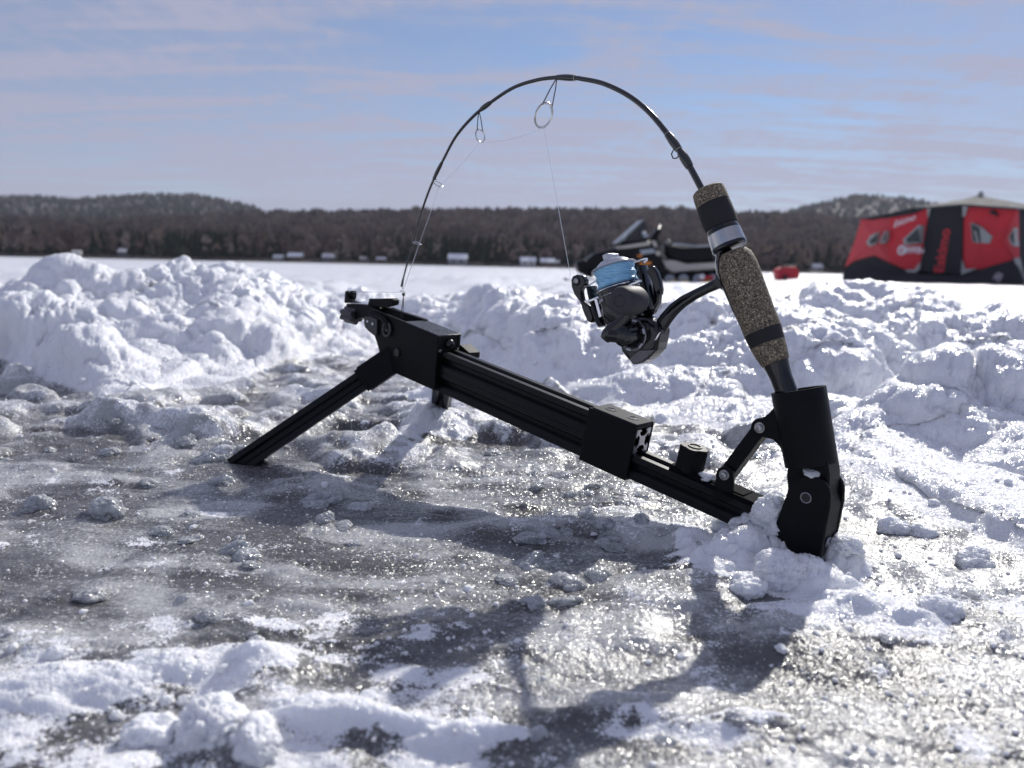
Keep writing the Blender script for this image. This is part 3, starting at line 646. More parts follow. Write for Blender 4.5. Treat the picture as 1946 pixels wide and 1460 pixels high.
# ------------------------------------------------------------------ flat lettering
def text_obj(body, name, mat, parent, origin, xdir, ydir, height, bold=.0, extr=.0, shear=0., center=True):
    cu_ = bpy.data.curves.new('t', 'FONT'); cu_.body = body; cu_.size = 1; cu_.offset = bold; cu_.extrude = extr; cu_.shear = shear
    if center: cu_.align_x = 'CENTER'; cu_.align_y = 'CENTER'
    tmp = bpy.data.objects.new('t', cu_); COL.objects.link(tmp); bpy.context.view_layer.update()
    me = bpy.data.meshes.new_from_object(tmp.evaluated_get(bpy.context.evaluated_depsgraph_get())); bpy.data.objects.remove(tmp)
    x = unit(xdir)*height; y = unit(ydir)*height; zz = np.cross(unit(xdir), unit(ydir))*height
    off = np.array(wloc(parent))
    co = np.empty(len(me.vertices)*3, np.float32); me.vertices.foreach_get('co', co); co = co.reshape(-1, 3)
    w = np.asarray(origin)-off+co[:, :1]*x+co[:, 1:2]*y+co[:, 2:]*zz
    me.vertices.foreach_set('co', w.astype(np.float32).ravel()); me.name = name; me.materials.clear(); me.materials.append(mat)
    o = bpy.data.objects.new(name, me); COL.objects.link(o); o.parent = parent; return o

# ------------------------------------------------------------------ ice shelter
def shelter():
    M_RED = simple('red_shelter_cloth', (.56, .028, .040), .65, 0, 3, .15, .25, 6, bdist=.05)
    M_PINK = simple('faded_red_cloth', (.55, .06, .07), .65, 0, 3, .12, .2, 6, bdist=.05)
    M_BLK = simple('black_shelter_cloth', (.012, .013, .018), .7, 0, 3, .2, .3, 5, bdist=.05)
    M_GRY = simple('pale_grey_trim', (.34, .35, .34), .7, 0, 3, .1, .2, 5, bdist=.04)
    M_WINC = simple('window_vinyl', (.035, .045, .045), .15, 0, 3, .2)
    M_RT = simple('red_lettering', (.50, .03, .04), .6, 0, 3, .05)
    M_WT = simple('white_lettering', (.75, .72, .75), .6, 0, 3, .05)
    A = at(1935, 540, 20.5); Bp = at(1604, 533, 25.6)
    w = (A-Bp); w[2] = 0; w = unit(w); n_ = np.array([w[1], -w[0], 0]); n_ = n_ if n_[1] < 0 else -n_
    def Q(zx, zy, o=0.):                  # outline point on the shelter's front wall
        px = 1580+zx/5.317; py = 350+zy/5.317; d = ray(px, py); return CC+d*(((A+n_*o-CC)@n_)/(d@n_))
    root = thing('ice_shelter', ((A+Bp)/2)*[1, 1, 0], 'large red and black pop up ice fishing shelter with pale trim', 'ice shelter')
    back = -n_*2.3
    # closed body: both bays run back as real volumes
    b = MB()
    b.prism([Q(1005, 236), Q(1240, 200), Q(1880, 246), Q(1895, 500), Q(1880, 740), Q(1925, 985), Q(890, 985), Q(920, 600)], back)
    b.build('rear_body', M_BLK, root)
    b = MB(); b.prism([Q(300, 352), Q(560, 340), Q(975, 240), Q(975, 980), Q(120, 960), Q(150, 830), Q(240, 560)], back*.8-n_*0.); b.build('side_body', M_BLK, root)
    # roof: pale cloth tent over the right bay with sagging black sheet to the left
    ap = Q(1240, 132)+back*.5; ring = [Q(860, 236, .1), Q(1005, 226, .12), Q(1330, 200, .14), Q(1890, 240, .1), Q(1890, 240)+back, Q(900, 236)+back]
    b = MB(); vs = [ap+np.array([0, 0, .10])]+ring; b.add(vs+[p-np.array([0, 0, .05]) for p in vs], [(0, i, i % 6+1) for i in range(1, 7)]+[(7, 7+(i % 6)+1, 7+i) for i in range(1, 7)]+[(i, 7+i, 7+i % 6+1, i % 6+1) for i in range(1, 7)]); b.build('roof', simple('grey_roof_cloth', (.085, .09, .095), .8, 0, 3, .15, .2, 5, bdist=.04, spec=.1), root, False)
    b = MB(); b.tube([ring[0], ring[0]*.5+ap*.5-[0, 0, .02], ap+[0, 0, .10], ring[3]*.5+ap*.5-[0, 0, .02], ring[3]], .035, 6); b.build('roof_edge', M_GRY, root)
    b = MB(); b.cyl(ap+[0, 0, .08], ap+[0, 0, .22], .09, .05, 12); b.build('roof_hub', M_GRY, root)
    b = MB(); b.prism([Q(300, 350, .05), Q(560, 300, .05), Q(860, 232, .05), Q(980, 236, .05), Q(830, 300, .05), Q(560, 345, .05)], back*.8); b.build('sagging_roof', M_BLK, root, False, label='black sagging roof sheet over the left bay')
    def panel(name, pts, hub, mat, o=.02, out=.16, lab=None):   # cloth stretched over a hub: a shallow faceted pyramid
        ps = [Q(*p, o) for p in pts]; h = Q(*hub, o+out); k = len(ps); bk = [p-n_*.03 for p in ps]
        # folds: mid points pulled in a little
        b = MB(); b.add([h]+ps+bk, [(0, 1+i, 1+(i+1) % k) for i in range(k)]+[(1+i, 1+k+i, 1+k+(i+1) % k, 1+(i+1) % k) for i in range(k)]+[tuple(range(1+k, 1+2*k))]); return b.build(name, mat, root, False, label=lab)
    panel('wall_panel', [(1340, 335), (1375, 228), (1730, 250), (1880, 262), (1760, 560), (1835, 765), (1500, 862), (1340, 862), (1318, 600)], (1600, 560), M_RED, lab='red front panel right of the door')
    panel('wall_panel', [(600, 330), (840, 300), (965, 240), (972, 350), (905, 780), (840, 862), (740, 862), (585, 795), (560, 600)], (745, 560), M_RED, lab='red front panel left of the door')
    panel('wall_panel', [(300, 352), (420, 362), (600, 330), (562, 600), (585, 795), (430, 722), (240, 772), (135, 838), (240, 560)], (430, 560), M_PINK, lab='red panel of the left bay')
    b = MB(); b.prism([Q(1865, 290, .05), Q(1885, 262, .05), Q(1890, 745, .05), Q(1840, 745, .05), Q(1745, 570, .12)], -n_*.04); b.build('side_panel', M_PINK, root, False)
    b = MB(); b.prism([Q(1002, 232, .06), Q(1160, 236, .07), Q(1325, 204, .06), Q(1325, 600, .06), Q(1308, 912, .06), Q(1100, 890, .07), Q(890, 872, .06), Q(940, 560, .06)], -n_*.05); b.build('door', M_BLK, root, False)
    for nm, pts in (('corner_trim', [(965, 240), (1002, 228), (975, 345)]), ('corner_trim', [(1325, 195), (1375, 225), (1342, 330), (1326, 330)]), ('corner_trim', [(1318, 770), (1345, 858), (1470, 855), (1310, 915)]), ('corner_trim', [(895, 790), (840, 862), (740, 868), (770, 892), (850, 895), (890, 860)]), ('corner_trim', [(1840, 750), (1895, 745), (1945, 960), (1925, 980)])):
        b = MB(); b.prism([Q(*p, .09) for p in pts], -n_*.05); b.build(nm, M_GRY, root, False)
    for pts, inner in (([(722, 560), (880, 415), (900, 420), (880, 600), (735, 612)], [(755, 555), (878, 440), (885, 590), (758, 592)]),
                       ([(1405, 390), (1500, 430), (1620, 530), (1590, 600), (1425, 588)], [(1412, 402), (1490, 440), (1505, 590), (1430, 580)]),
                       ([(350, 590), (395, 520), (470, 485), (450, 600), (380, 632)], [(385, 575), (462, 500), (445, 592), (390, 605)]),
                       ([(485, 600), (510, 530), (545, 470), (548, 540), (520, 600)], [(500, 590), (520, 545), (542, 500), (540, 545)]),
                       ([(1790, 540), (1845, 440), (1850, 630), (1815, 612)], [(1800, 540), (1838, 470), (1840, 610)])):
        b = MB(); b.prism([Q(*p, .215) for p in pts], -n_*.2); wn = b.build('window', M_GRY, root, False)
        b = MB(); b.prism([Q(*p, .235) for p in inner], -n_*.03); b.build('pane', M_WINC, wn, False)
    b = MB(); b.prism([Q(1440, 470, .25), Q(1460, 475, .25), Q(1490, 598, .25), Q(1470, 598, .25)], -n_*.02); b.build('window_strap', M_GRY, root, False)
    b = MB(); b.prism([Q(1590, 265, .12), Q(1640, 268, .12), Q(1680, 325, .12), Q(1610, 300, .12)], -n_*.08); b.build('vent_cap', M_BLK, root, False)
    # skirt
    b = MB(); b.prism([Q(130, 845, .04), Q(430, 728, .05), Q(745, 870, .05), Q(900, 905, .06), Q(1310, 918, .06), Q(1840, 765, .05), Q(1945, 1005, .35), Q(1200, 1015, .38), Q(560, 1000, .35), Q(105, 985, .3)], -n_*.06); b.build('snow_skirt', M_BLK, root, False)
    up = np.array([0, 0, 1.])
    dn = Q(1122, 500, .1)-Q(1115, 860, .1)
    # vertical word on the door reads from the bottom up
    text_obj('Eskimo', 'door_lettering', M_RT, root, Q(1122, 676, .080), up+w*.06, -w, .43, .03, .004)
    text_obj('Eskimo', 'white_logo', M_WT, root, Q(735, 374, .16), w+up*.28, up, .26, .01, .003, .3)
    text_obj('Eskimo', 'white_logo', M_WT, root, Q(800, 650, .20), w+up*.04, up, .24, .01, .003)
    text_obj('FATFISH', 'white_logo', M_WT, root, Q(825, 682, .20), w+up*.02, up, .20, .012, .003)
    b = MB(); c = Q(712, 668, .21); b.torus(c, n_, .12, .03, 20, 6); b.build('white_logo', M_WT, root)
    for k, (zx, zy) in enumerate(((1655, 945), (1690, 965), (1710, 925), (1680, 915))):
        b = MB(); b.torus(Q(zx, zy, .36), n_, .045, .008, 14, 5); b.build('emblem_ring', M_WT, root)
    return root
shelter()

# ------------------------------------------------------------------ snowmobile
def snowmobile():
    Yp = 13.2
    def Q(zx, zy, o=0.): px = 1080+zx/6.487; py = 400+zy/6.487; return at(px, py, Yp-o)
    M_B = simple('snowmobile_black', (.006, .006, .008), .45, 0, 8, .2, spec=.2); M_BG = simple('pale_tunnel', (.42, .40, .36), .4, .2, 8, .15); M_GY = simple('grey_decal', (.32, .36, .40), .4, 0, 8, .2)
    M_OR = simple('orange_reflector', (.75, .25, .03), .3, 0, 8, .1); M_YL = simple('yellow_suspension', (.60, .38, .04), .4, 0, 8, .1); M_RD = simple('red_plastic', (.50, .02, .03), .35, 0, 8, .1)
    M_WS = simple('smoked_windshield', (.02, .02, .024), .35, 0, 8, .1)
    c = Q(900, 900); root = thing('snowmobile', (c[0], Yp, 0), 'black snowmobile with pale side panel parked on snow behind the reel', 'snowmobile')
    T = np.array([0, 1., 0])
    def pr(name, pts, o, th, mat, bev=.02, **k): b = MB(); b.prism([Q(*p, o) for p in pts], T*th); return b.build(name, mat, root, True, bev, **k)
    pr('hood', [(210, 620), (330, 530), (560, 470), (700, 395), (1010, 370), (1090, 470), (1180, 640), (1240, 780), (1130, 840), (700, 860), (330, 780), (220, 720)], .38, .76, M_B, .06)
    pr('nose', [(90, 640), (220, 600), (330, 780), (300, 840), (130, 760)], .30, .6, M_B, .05)
    pr('windshield', [(600, 400), (925, 115), (960, 160), (1010, 370), (700, 395)], .25, .5, M_WS, .01)
    pr('windshield_trim', [(590, 395), (915, 110), (930, 120), (640, 402)], .27, .54, M_GY, .005)
    pr('mirror', [(640, 350), (690, 300), (725, 315), (690, 370), (650, 375)], .42, .1, M_GY, .02)
    pr('mirror', [(905, 265), (935, 250), (990, 300), (985, 340), (930, 325)], .42, .1, M_GY, .02)
    pr('side_stripe', [(580, 450), (900, 400), (1010, 385), (1010, 430), (700, 470), (590, 475)], .40, .02, M_BG, .003)
    pr('decal', [(880, 490), (1040, 470), (1090, 520), (900, 545)], .40, .02, M_GY, .003)
    pr('decal', [(1020, 370), (1080, 380), (1100, 440), (1060, 450)], .40, .02, M_BG, .003)
    pr('orange_reflector', [(880, 640), (1020, 630), (1025, 665), (890, 680)], .40, .02, M_OR, .003)
    pr('orange_reflector', [(850, 550), (910, 545), (915, 570), (855, 575)], .40, .02, M_OR, .003, label='red orange badge strip')
    pr('seat', [(1190, 420), (1290, 430), (1420, 455), (1700, 445), (1930, 425), (2050, 470), (2060, 600), (1900, 635), (1500, 650), (1330, 640), (1200, 560)], .22, .44, M_B, .05)
    pr('seat_piping', [(1290, 400), (1600, 432), (1900, 412), (1900, 428), (1600, 450), (1290, 425)], .225, .02, M_GY, .003)
    pr('side_panel', [(1150, 640), (1250, 610), (1330, 620), (1480, 665), (1900, 630), (2050, 610), (2060, 710), (1500, 740), (1300, 770), (1200, 720)], .26, .52, M_BG, .02)
    pr('handlebar', [(1010, 350), (1050, 290), (1130, 200), (1160, 240), (1110, 330), (1130, 420), (1080, 430)], .15, .3, M_B, .02)
    b = MB(); b.tube([Q(1110, 240, .42), Q(1130, 190, .2), Q(1130, 190, -.2), Q(1110, 240, -.42)], .022, 8); b.build('grip', M_B, root)
    pr('tank_cap', [(1210, 390), (1240, 360), (1275, 380), (1260, 410)], .08, .16, M_BG, .01)
    pr('skid', [(1080, 780), (1250, 760), (2080, 730), (2140, 800), (2080, 880), (1250, 890), (1130, 850)], .20, .40, M_B, .04)
    b = MB()
    for zx in (1250, 1420, 1600, 1780, 1960): b.cyl(Q(zx, 850, .22), Q(zx, 850, .12), .085, None, 20)
    for k, zx in enumerate((1300, 1430, 1700, 1900)):
        q = MB(); q.box(Q(zx, 885, .24), (.07, 0, 0), (0, .02, 0), (0, 0, .035)); q.build('yellow_slider', M_YL, root, True, .01)
    b.build('wheels', M_GY, root)
    pr('ski', [(-60, 860), (20, 900), (700, 920), (740, 905), (60, 880), (-40, 830)], .50, .14, M_B, .01)
    b = MB(); b.tube([Q(420, 905, .43), Q(500, 770, .3), Q(560, 700, .2)], .03, 8); b.build('ski_strut', M_B, root)
    pr('rear_red_box', [(1610, 840), (1640, 810), (1800, 805), (1790, 850), (1640, 870)], .30, .1, M_RD, .02, label='small red tail piece')
    b = MB(); b.cyl(Q(1648, 818, .32), Q(1648, 818, .38), .045, None, 18); b.build('round_lamp', simple('white_lamp', (.8, .8, .8), .2, 0, 8, .05), root)
    b = MB(); b.cyl(Q(1108, 530, .40), Q(1108, 530, .42), .04, None, 18); b.build('round_badge', M_BG, root)
    return root
snowmobile()
def red_bundle():
    Yp = 21.
    M_R = simple('red_nylon', (.45, .02, .035), .6, 0, 5, .2, .2, 8, bdist=.02); M_K = simple('black_trim', (.03, .02, .025), .6, 0, 5, .1)
    def Q(x, y, o=0): return at(1300+x/3.397, 330+y/3.397, Yp-o)
    c = Q(670, 680); root = thing('gear_box', (c[0], Yp, 0), 'small red gear box on the snow between snowmobile and shelter', 'gear box')
    b = MB(); b.prism([Q(602, 625), Q(640, 604), Q(735, 600), Q(748, 650), Q(742, 678), Q(612, 690)], (0, .4, 0)); b.build('body', M_R, root, True, .03)
    b = MB(); b.tube([Q(625, 622, .02), Q(640, 596, .02), Q(720, 592, .02), Q(735, 612, .02)], .018, 8); b.build('handle', M_K, root)
    b = MB(); b.prism([Q(640, 655, .03), Q(662, 650, .03), Q(662, 688, .03), Q(645, 690, .03)], (0, .05, 0)); b.build('strap', M_K, root, True, .005)
    b = MB(); b.prism([Q(668, 648, .02), Q(715, 645, .02), Q(712, 672, .02), Q(672, 676, .02)], (0, .03, 0)); b.build('pocket', M_R, root, True, .005)
red_bundle()

# ------------------------------------------------------------------ the tripod rig
A0 = PX(845, 750, .011)-NV*.011
B0 = PX(1392, 1000, .011)-NV*.011
AX = unit(B0-A0); UP = np.cross(NV, AX); UP = UP if UP[2] > 0 else -UP
RW = .0213
def BP(s_, h, o=0.): return A0+AX*s_+UP*h+NV*o
def SB(px, py, o=0.): return float((PX(px, py, o)-A0)@AX), float((PX(px, py, o)-A0)@UP)
def slot_profile(w=RW):
    h = w/2; k = w/20.; q = []
    side = [(10, 10), (4.7, 10), (3.1, 8.3), (5.4, 8.3), (5.4, 6.6), (2.6, 4.0), (-2.6, 4.0), (-5.4, 6.6), (-5.4, 8.3), (-3.1, 8.3), (-4.7, 10)]
    for r_ in range(4):
        a = -r_*math.pi/2
        # go clockwise: top, right, bottom, left reversed order for a simple outline
        for x, y in reversed(side):
            q.append((k*(x*math.cos(a)-y*math.sin(a)), k*(x*math.sin(a)+y*math.cos(a))))
    return q
PROF = slot_profile()
def rail(mb, p, q, e1, e2, prof=PROF):
    return mb.prism([np.asarray(p)+e1*x+e2*y for x, y in prof], np.asarray(q)-np.asarray(p))
rig_base = gnd(1000, 950)
RIG = thing('tripod_rod_holder', (PX(1000, 900)[0], PX(1000, 900)[1], 0), 'black tripod rod holder of slotted rails standing on wet ice', 'rod holder')
b = MB(); rail(b, BP(-.02, RW/2), BP(SB(1572, 1050)[0], RW/2), NV, UP); b.build('lower_rail', M_RAIL, RIG, False)
s_blk0 = SB(1105, 830, .016)[0]; s_blk1 = SB(1197, 860, .016)[0]
b = MB(); rail(b, BP(-.02, RW*1.5+.0003), BP(s_blk1-.001, RW*1.5+.0003), NV, UP); b.build('upper_rail', M_RAIL, RIG, False)
b = MB(); rail(b, BP(s_blk1-.001, RW*1.5+.0003), BP(s_blk1-.0002, RW*1.5+.0003), NV*.985, UP*.985); b.build('cut_rail_end', M_CUT, RIG, False)
b = MB(); se = SB(1572, 1050)[0]; rail(b, BP(se, RW/2), BP(se+.0008, RW/2), NV*.985, UP*.985); b.build('cut_rail_end', M_CUT, RIG, False)
# clamp block round both rails: a frame open at the ends
b = MB(); T_ = .0028; hw = RW/2+.0004; lo, hi = -.0022, 2*RW+.0042
prev = (s_blk0, s_blk1)
L_ = s_blk1-s_blk0
def fbox(s0, s1, h0, h1, o0, o1, mb): mb.box(BP((s0+s1)/2, (h0+h1)/2, (o0+o1)/2), AX*(s1-s0)/2, UP*(h1-h0)/2, NV*(o1-o0)/2); return mb
fbox(s_blk0, s_blk1, lo, hi, hw, hw+T_, b); fbox(s_blk0, s_blk1, lo, hi, -hw-T_, -hw, b)
fbox(s_blk0+.0002, s_blk1-.0002, hi-.0035, hi-.0001, -hw+.0001, hw-.0001, b); fbox(s_blk0+.0002, s_blk1-.0002, lo, -.0003, -hw+.0001, hw-.0001, b)
blk = b.build('clamp_block', M_PL, RIG, True, .0009, 2)
b = MB(); fbox(s_blk0+.003, s_blk1-.0005, hi-.0002, hi+.0012, -hw-T_+.0012, hw+T_-.0012, b); b.build('clamp_top', simple('worn_grey_top', (.045, .045, .048), .7, 0, 700, .35, .5, 1800, bdist=.0003, spec=.25), RIG, True, .0006)
for sx_ in (.28, .74):
    c = BP(s_blk0+L_*sx_, hi+.0012); b = MB(); b.lathe(c, UP, [(0, .0052), (.0004, .0052), (.0004, .0036), (-.001, .0036), (-.001, .0001)], 24, caps=False); b.build('screw_hole', M_BBOLT, RIG)
    b = MB(); b.lathe(c-UP*.0006, UP, [(0, .0033), (.0006, .0031), (.0007, .0016), (-.0005, .0015)], 6); b.build('screw', M_BBOLT, RIG)

# star knobs
def star(mb, c, ax, R1, R2, h, lobes=6, hole=.0, ref=None, n=72):
    ax = unit(ax); ref = (UP if abs(ax@UP) < .9 else AX) if ref is None else ref
    e1 = unit(ref-ax*(ref@ax)); e2 = np.cross(ax, e1); pts = []
    for k in range(n):
        a = 2*math.pi*k/n; r_ = R2+(R1-R2)*(.5+.5*math.cos(a*lobes))**.6
        pts.append(np.asarray(c)+e1*r_*math.cos(a)+e2*r_*math.sin(a))
    mb.prism(pts, ax*h); return mb
kc = PX(1321, 848)
b = MB(); star(b, kc-UP*.0205, UP, .0118, .0098, .0200, 5); kb = b.build('star_knob', M_PL, RIG, True, .0008)
b = MB(); b.lathe(kc-UP*.0004, UP, [(0, .0058), (.0008, .0055), (.0008, .0045), (-.004, .0045), (-.004, .0001)], 24, caps=False); b.build('knob_socket', M_BBOLT, RIG)
s_k = float((kc-A0)@AX)
b = MB(); fbox(s_k-.014, s_k+.052, RW-.001, RW+.0045, -.0085, .0085, b); b.build('slide_plate', M_DULL, RIG, True, .0008)

# ---- foot: two side plates with a round head, the socket tube between them
fo, fi = .0165, .0135
near_pl = arc(1536, 946, 42, 165, 0, 16, 42)+[(1577, 968), (1552, 1092), (1520, 1086), (1446, 1070)]
b = MB(); PP(b, near_pl, fo, fi-.001); b.build('side_plate', M_PL, RIG, True, .0012, 3)
b = MB(); b.prism([PX(x, y, fo)-NV*(fo*2-.003) for x, y in near_pl], NV*.004); b.build('side_plate', M_PL, RIG, True, .0012, 3)
b = MB(); c = PX(1532, 946, fo); b.cyl(c-NV*.001, c+NV*.0006, .0042, None, 30); b.build('pivot_bolt', M_BBOLT, RIG)
b = MB(); b.torus(c+NV*.0006, NV, .0036, .00035, 36, 8); b.build('pivot_ring', M_BOLT, RIG)
# spine of the foot on the side away from the rail
b = MB(); b.prism([PX(1570, 930, .012), PX(1578, 968, .012), PX(1556, 1085, .012), PX(1547, 1085, .012), PX(1568, 968, .012), PX(1562, 935, .012)], -NV*.024); b.build('foot_spine', M_PL, RIG, True, .0006)
# tube
t0, t1 = PX(1517, 740), PX(1542, 882); tax = unit(t0-t1); tl = np.linalg.norm(t0-t1)
b = MB(); r0_, r1_ = .0190, .0183
b.lathe(t1, tax, [(0, .012), (0, r1_), (tl*.5, (r0_+r1_)/2), (tl-.0006, r0_), (tl, r0_-.0004), (tl, r0_-.0020), (tl-.0006, r0_-.0024), (tl*.3, r1_-.0026), (tl*.3, .001)], 72, caps=False); b.build('socket_tube', M_PL, RIG)
b = MB(); PP(b, [(1497, 880), (1571, 872), (1576, 905), (1574, 950), (1555, 985), (1515, 985), (1497, 950), (1494, 905)], .0112, -.0112); b.build('tube_tongue', M_PL, RIG, True, .0015, 2)
b = MB(); PP(b, arc(1443, 812, 17, 250, 75, 12)+[(1460, 786), (1470, 775), (1500, 775), (1500, 885), (1489, 868), (1480, 848), (1468, 836)], .0075, -.0075); b.build('tube_lug', M_PL, RIG, True, .001, 2)
# link arm and its bolts
b = MB()
def stadium(p, q, r_, n=10):
    a = math.degrees(math.atan2(-(q[1]-p[1]), q[0]-p[0])); return arc(p[0], p[1], r_, a+90, a+270, n)+arc(q[0], q[1], r_, a-90, a+90, n)
b = MB(); PP(b, stadium((1443.6, 813), (1376, 903), 13.5), .0068, -.0068); b.build('link_arm', M_PL, RIG, True, .0008)
b = MB(); PP(b, arc(1376, 903, 16.5, 200, -10, 14)+[(1393, 915), (1389, 955), (1350, 950), (1359, 912)], .0112, .0076); PP(b, arc(1376, 903, 16.5, 200, -10, 14)+[(1393, 915), (1389, 955), (1350, 950), (1359, 912)], -.0076, -.0112)
b.build('lower_lug', M_PL, RIG, True, .0008)
s_l = SB(1376, 940)[0]; b = MB(); fbox(s_l-.012, s_l+.030, RW-.0008, RW+.0035, -.0112, .0112, b); b.build('lug_base', M_DULL, RIG, True, .0006)
for px, py, o in ((1443.6, 813, .0078), (1376, 903, .0114)):
    c = PX(px, py, o); b = MB(); b.lathe(c-NV*.0005, NV, [(0, .0040), (.0005, .0041), (.0008, .0039)], 32); b.torus(c+NV*.0004, NV, .0037, .0003, 30, 6); rg = b.build('bolt_washer', M_BOLT, RIG)
    b = MB(); b.lathe(c, NV, [(0, .0029), (.0022, .0027), (.0030, .0019), (.0031, .0012), (.0018, .0011), (.0018, .0001)], 24, caps=False); b.build('bolt_head', M_BOLT, RIG)
# ---- head housing with a channel in its top
HWD = .0165
hs = [(1255, 745), (1240, 960), (1215, 1310), (795, 1125), (690, 1050), (620, 800), (600, 745), (500, 650), (490, 600), (520, 560), (560, 462)]
HS = [(600+x/5.405, 500+y/5.405) for x, y in hs]
b = MB()
side_poly = HS
b.prism([PX(x, y, HWD) for x, y in side_poly], -NV*.004); b.build('housing_side', M_PL, RIG, True, .0008)
b = MB(); base = [PX(x, y, HWD)-NV*(2*HWD-.004) for x, y in side_poly]; b.prism(base, -NV*.004); b.build('housing_side', M_PL, RIG, True, .0008)
def hz_(x, y, o): return PX(600+x/5.405, 500+y/5.405, HWD)-NV*(HWD-o)
core = [(1250, 748), (1236, 962), (1205, 1300), (800, 1118), (700, 1045), (660, 820), (720, 780), (850, 760), (905, 612)]
b = MB(); b.prism([hz_(x, y, HWD-.0042) for x, y in core], -NV*(2*HWD-.0084)); b.build('housing_core', M_PL, RIG, True, .0004)
b = MB(); b.prism([hz_(910, 600, 0)+NV*(HWD-.0002), hz_(1256, 744, 0)+NV*(HWD-.0002), hz_(1256, 760, 0)+NV*(HWD-.0002), hz_(905, 618, 0)+NV*(HWD-.0002)], -NV*(2*HWD-.0004)); b.build('housing_lid', simple('beaded_black_lid', (.020, .021, .026), .35, 0, 300, .3, .5, 350, bdist=.0004), RIG, True, .0004)
# end face bolt and two little screws
fe0 = hz_(1246, 850, 0)
b = MB(); b.lathe(fe0+AX*.0006+UP*.001, AX, [(0, .0052), (.0018, .0050), (.0036, .0038), (.0044, .0020), (.0044, .0016), (.002, .0015), (.002, .0001)], 28, caps=False); b.build('dome_bolt', M_BBOLT, RIG)
for o in (.0125, -.0125):
    c = hz_(1243, 905, o)+AX*.0004; b = MB(); b.lathe(c, AX, [(0, .0018), (.0012, .0016), (.0013, .0008), (.0005, .0007)], 14); b.build('end_screw', M_BOLT, RIG)
# tiny beads of melt water on the lid
b = MB()
for k in range(46):
    x = random.uniform(960, 1230); c = hz_(x, 600+(x-910)*.4163, random.uniform(-.013, .014))+UP*.0002; r_ = random.uniform(.0004, .0010)
    b.lathe(c, UP, [(0, r_), (r_*.5, r_*.85), (r_*.8, r_*.3)], 8)
dr = b.build('water_beads', simple('water_bead', (.30, .32, .36), .05, 0, 50, .1), RIG); dr['kind'] = 'stuff'
# side bracket with two screws, curved lever with an eye, latch block, fork, star knob
def pz(pts): return [(600+x/5.405, 500+y/5.405) for x, y in pts]
b = MB(); PP(b, pz([(492, 560), (560, 548), (628, 580), (622, 745), (600, 748), (540, 700), (500, 655)]), HWD+.0028, HWD+.0002); b.build('screw_plate', simple('grey_black_plate', (.030, .031, .034), .45, 0, 400, .2), RIG, True, .0005)
for x, y in ((535, 600), (588, 626)):
    c = PX(600+x/5.405, 500+y/5.405, HWD+.0028); b = MB(); b.lathe(c, NV, [(0, .0017), (.0010, .0015), (.0011, .0008), (.0004, .0007)], 14); b.build('plate_screw', M_CHROME, RIG)
b = MB(); lev = pz([(560, 520), (640, 548), (700, 580), (735, 630), (738, 680)]); b.tube([PX(x, y, HWD+.0022) for x, y in lev], [.0022, .0028, .0032, .0040, .0040], 10, .5, NV); b.build('lever', M_PL, RIG)
c = PX(600+735/5.405, 500+680/5.405, HWD+.0012); b = MB(); b.torus(c+NV*.001, NV, .0060, .0013, 36, 10, 1.25, UP); b.build('lever_eye', simple('grey_eye', (.05, .052, .055), .4, 0, 400, .15), RIG)
b = MB(); b.cyl(c, c+NV*.0012, .0030, None, 24); b.build('eye_bolt', M_BBOLT, RIG)
b = MB(); c = PX(600+840/5.405, 500+920/5.405, HWD); b.cyl(c-NV*.001, c+NV*.0016, .0048, None, 6); b.build('leg_nut', M_BBOLT, RIG)
b = MB(); PP(b, pz([(532, 432), (548, 366), (780, 362), (796, 384), (790, 432), (700, 455), (560, 455)]), .002, -.007); b.build('latch_block', M_PL, RIG, True, .0007)
b = MB(); PP(b, pz([(470, 428), (640, 428), (1110, 578), (1110, 612), (905, 606), (640, 500), (480, 520)]), -.0100, -.0165); b.build('trigger_bar', M_PL, RIG, True, .0006)
b = MB(); PP(b, pz([(310, 418), (480, 428), (560, 440), (585, 470), (560, 540), (480, 560), (330, 600)]), .006, -.008); b.build('trigger_arm', M_PL, RIG, True, .0008)
b = MB(); PP(b, pz([(292, 400), (300, 290), (318, 284), (328, 298), (330, 350), (352, 378), (430, 410), (300, 412)]), .006, .002); PP(b, pz([(292+22, 400), (346, 292), (366, 284), (386, 290), (384, 350), (372, 384), (450, 410), (330, 412)]), -.001, -.006)
b.build('trigger_fork', M_PL, RIG, True, .0006)
b = MB(); PP(b, pz([(310, 410), (300, 330), (375, 330), (380, 385), (450, 412)]), .0025, -.0015); b.build('fork_web', M_PL, RIG, True, .0004)
kx = PX(657, 597, .004); b = MB(); star(b, kx, AX+UP*.10, .0098, .0070, .021, 6); b.build('star_knob', simple('grey_black_knob', (.040, .041, .045), .4, 0, 400, .2), RIG, True, .0006)
b = MB(); b.lathe(kx, -(AX+UP*.10), [(.0002, .0052), (.0006, .0048), (.0006, .0036), (-.004, .0034), (-.004, .0001)], 24, caps=False); b.build('knob_socket', M_BBOLT, RIG)
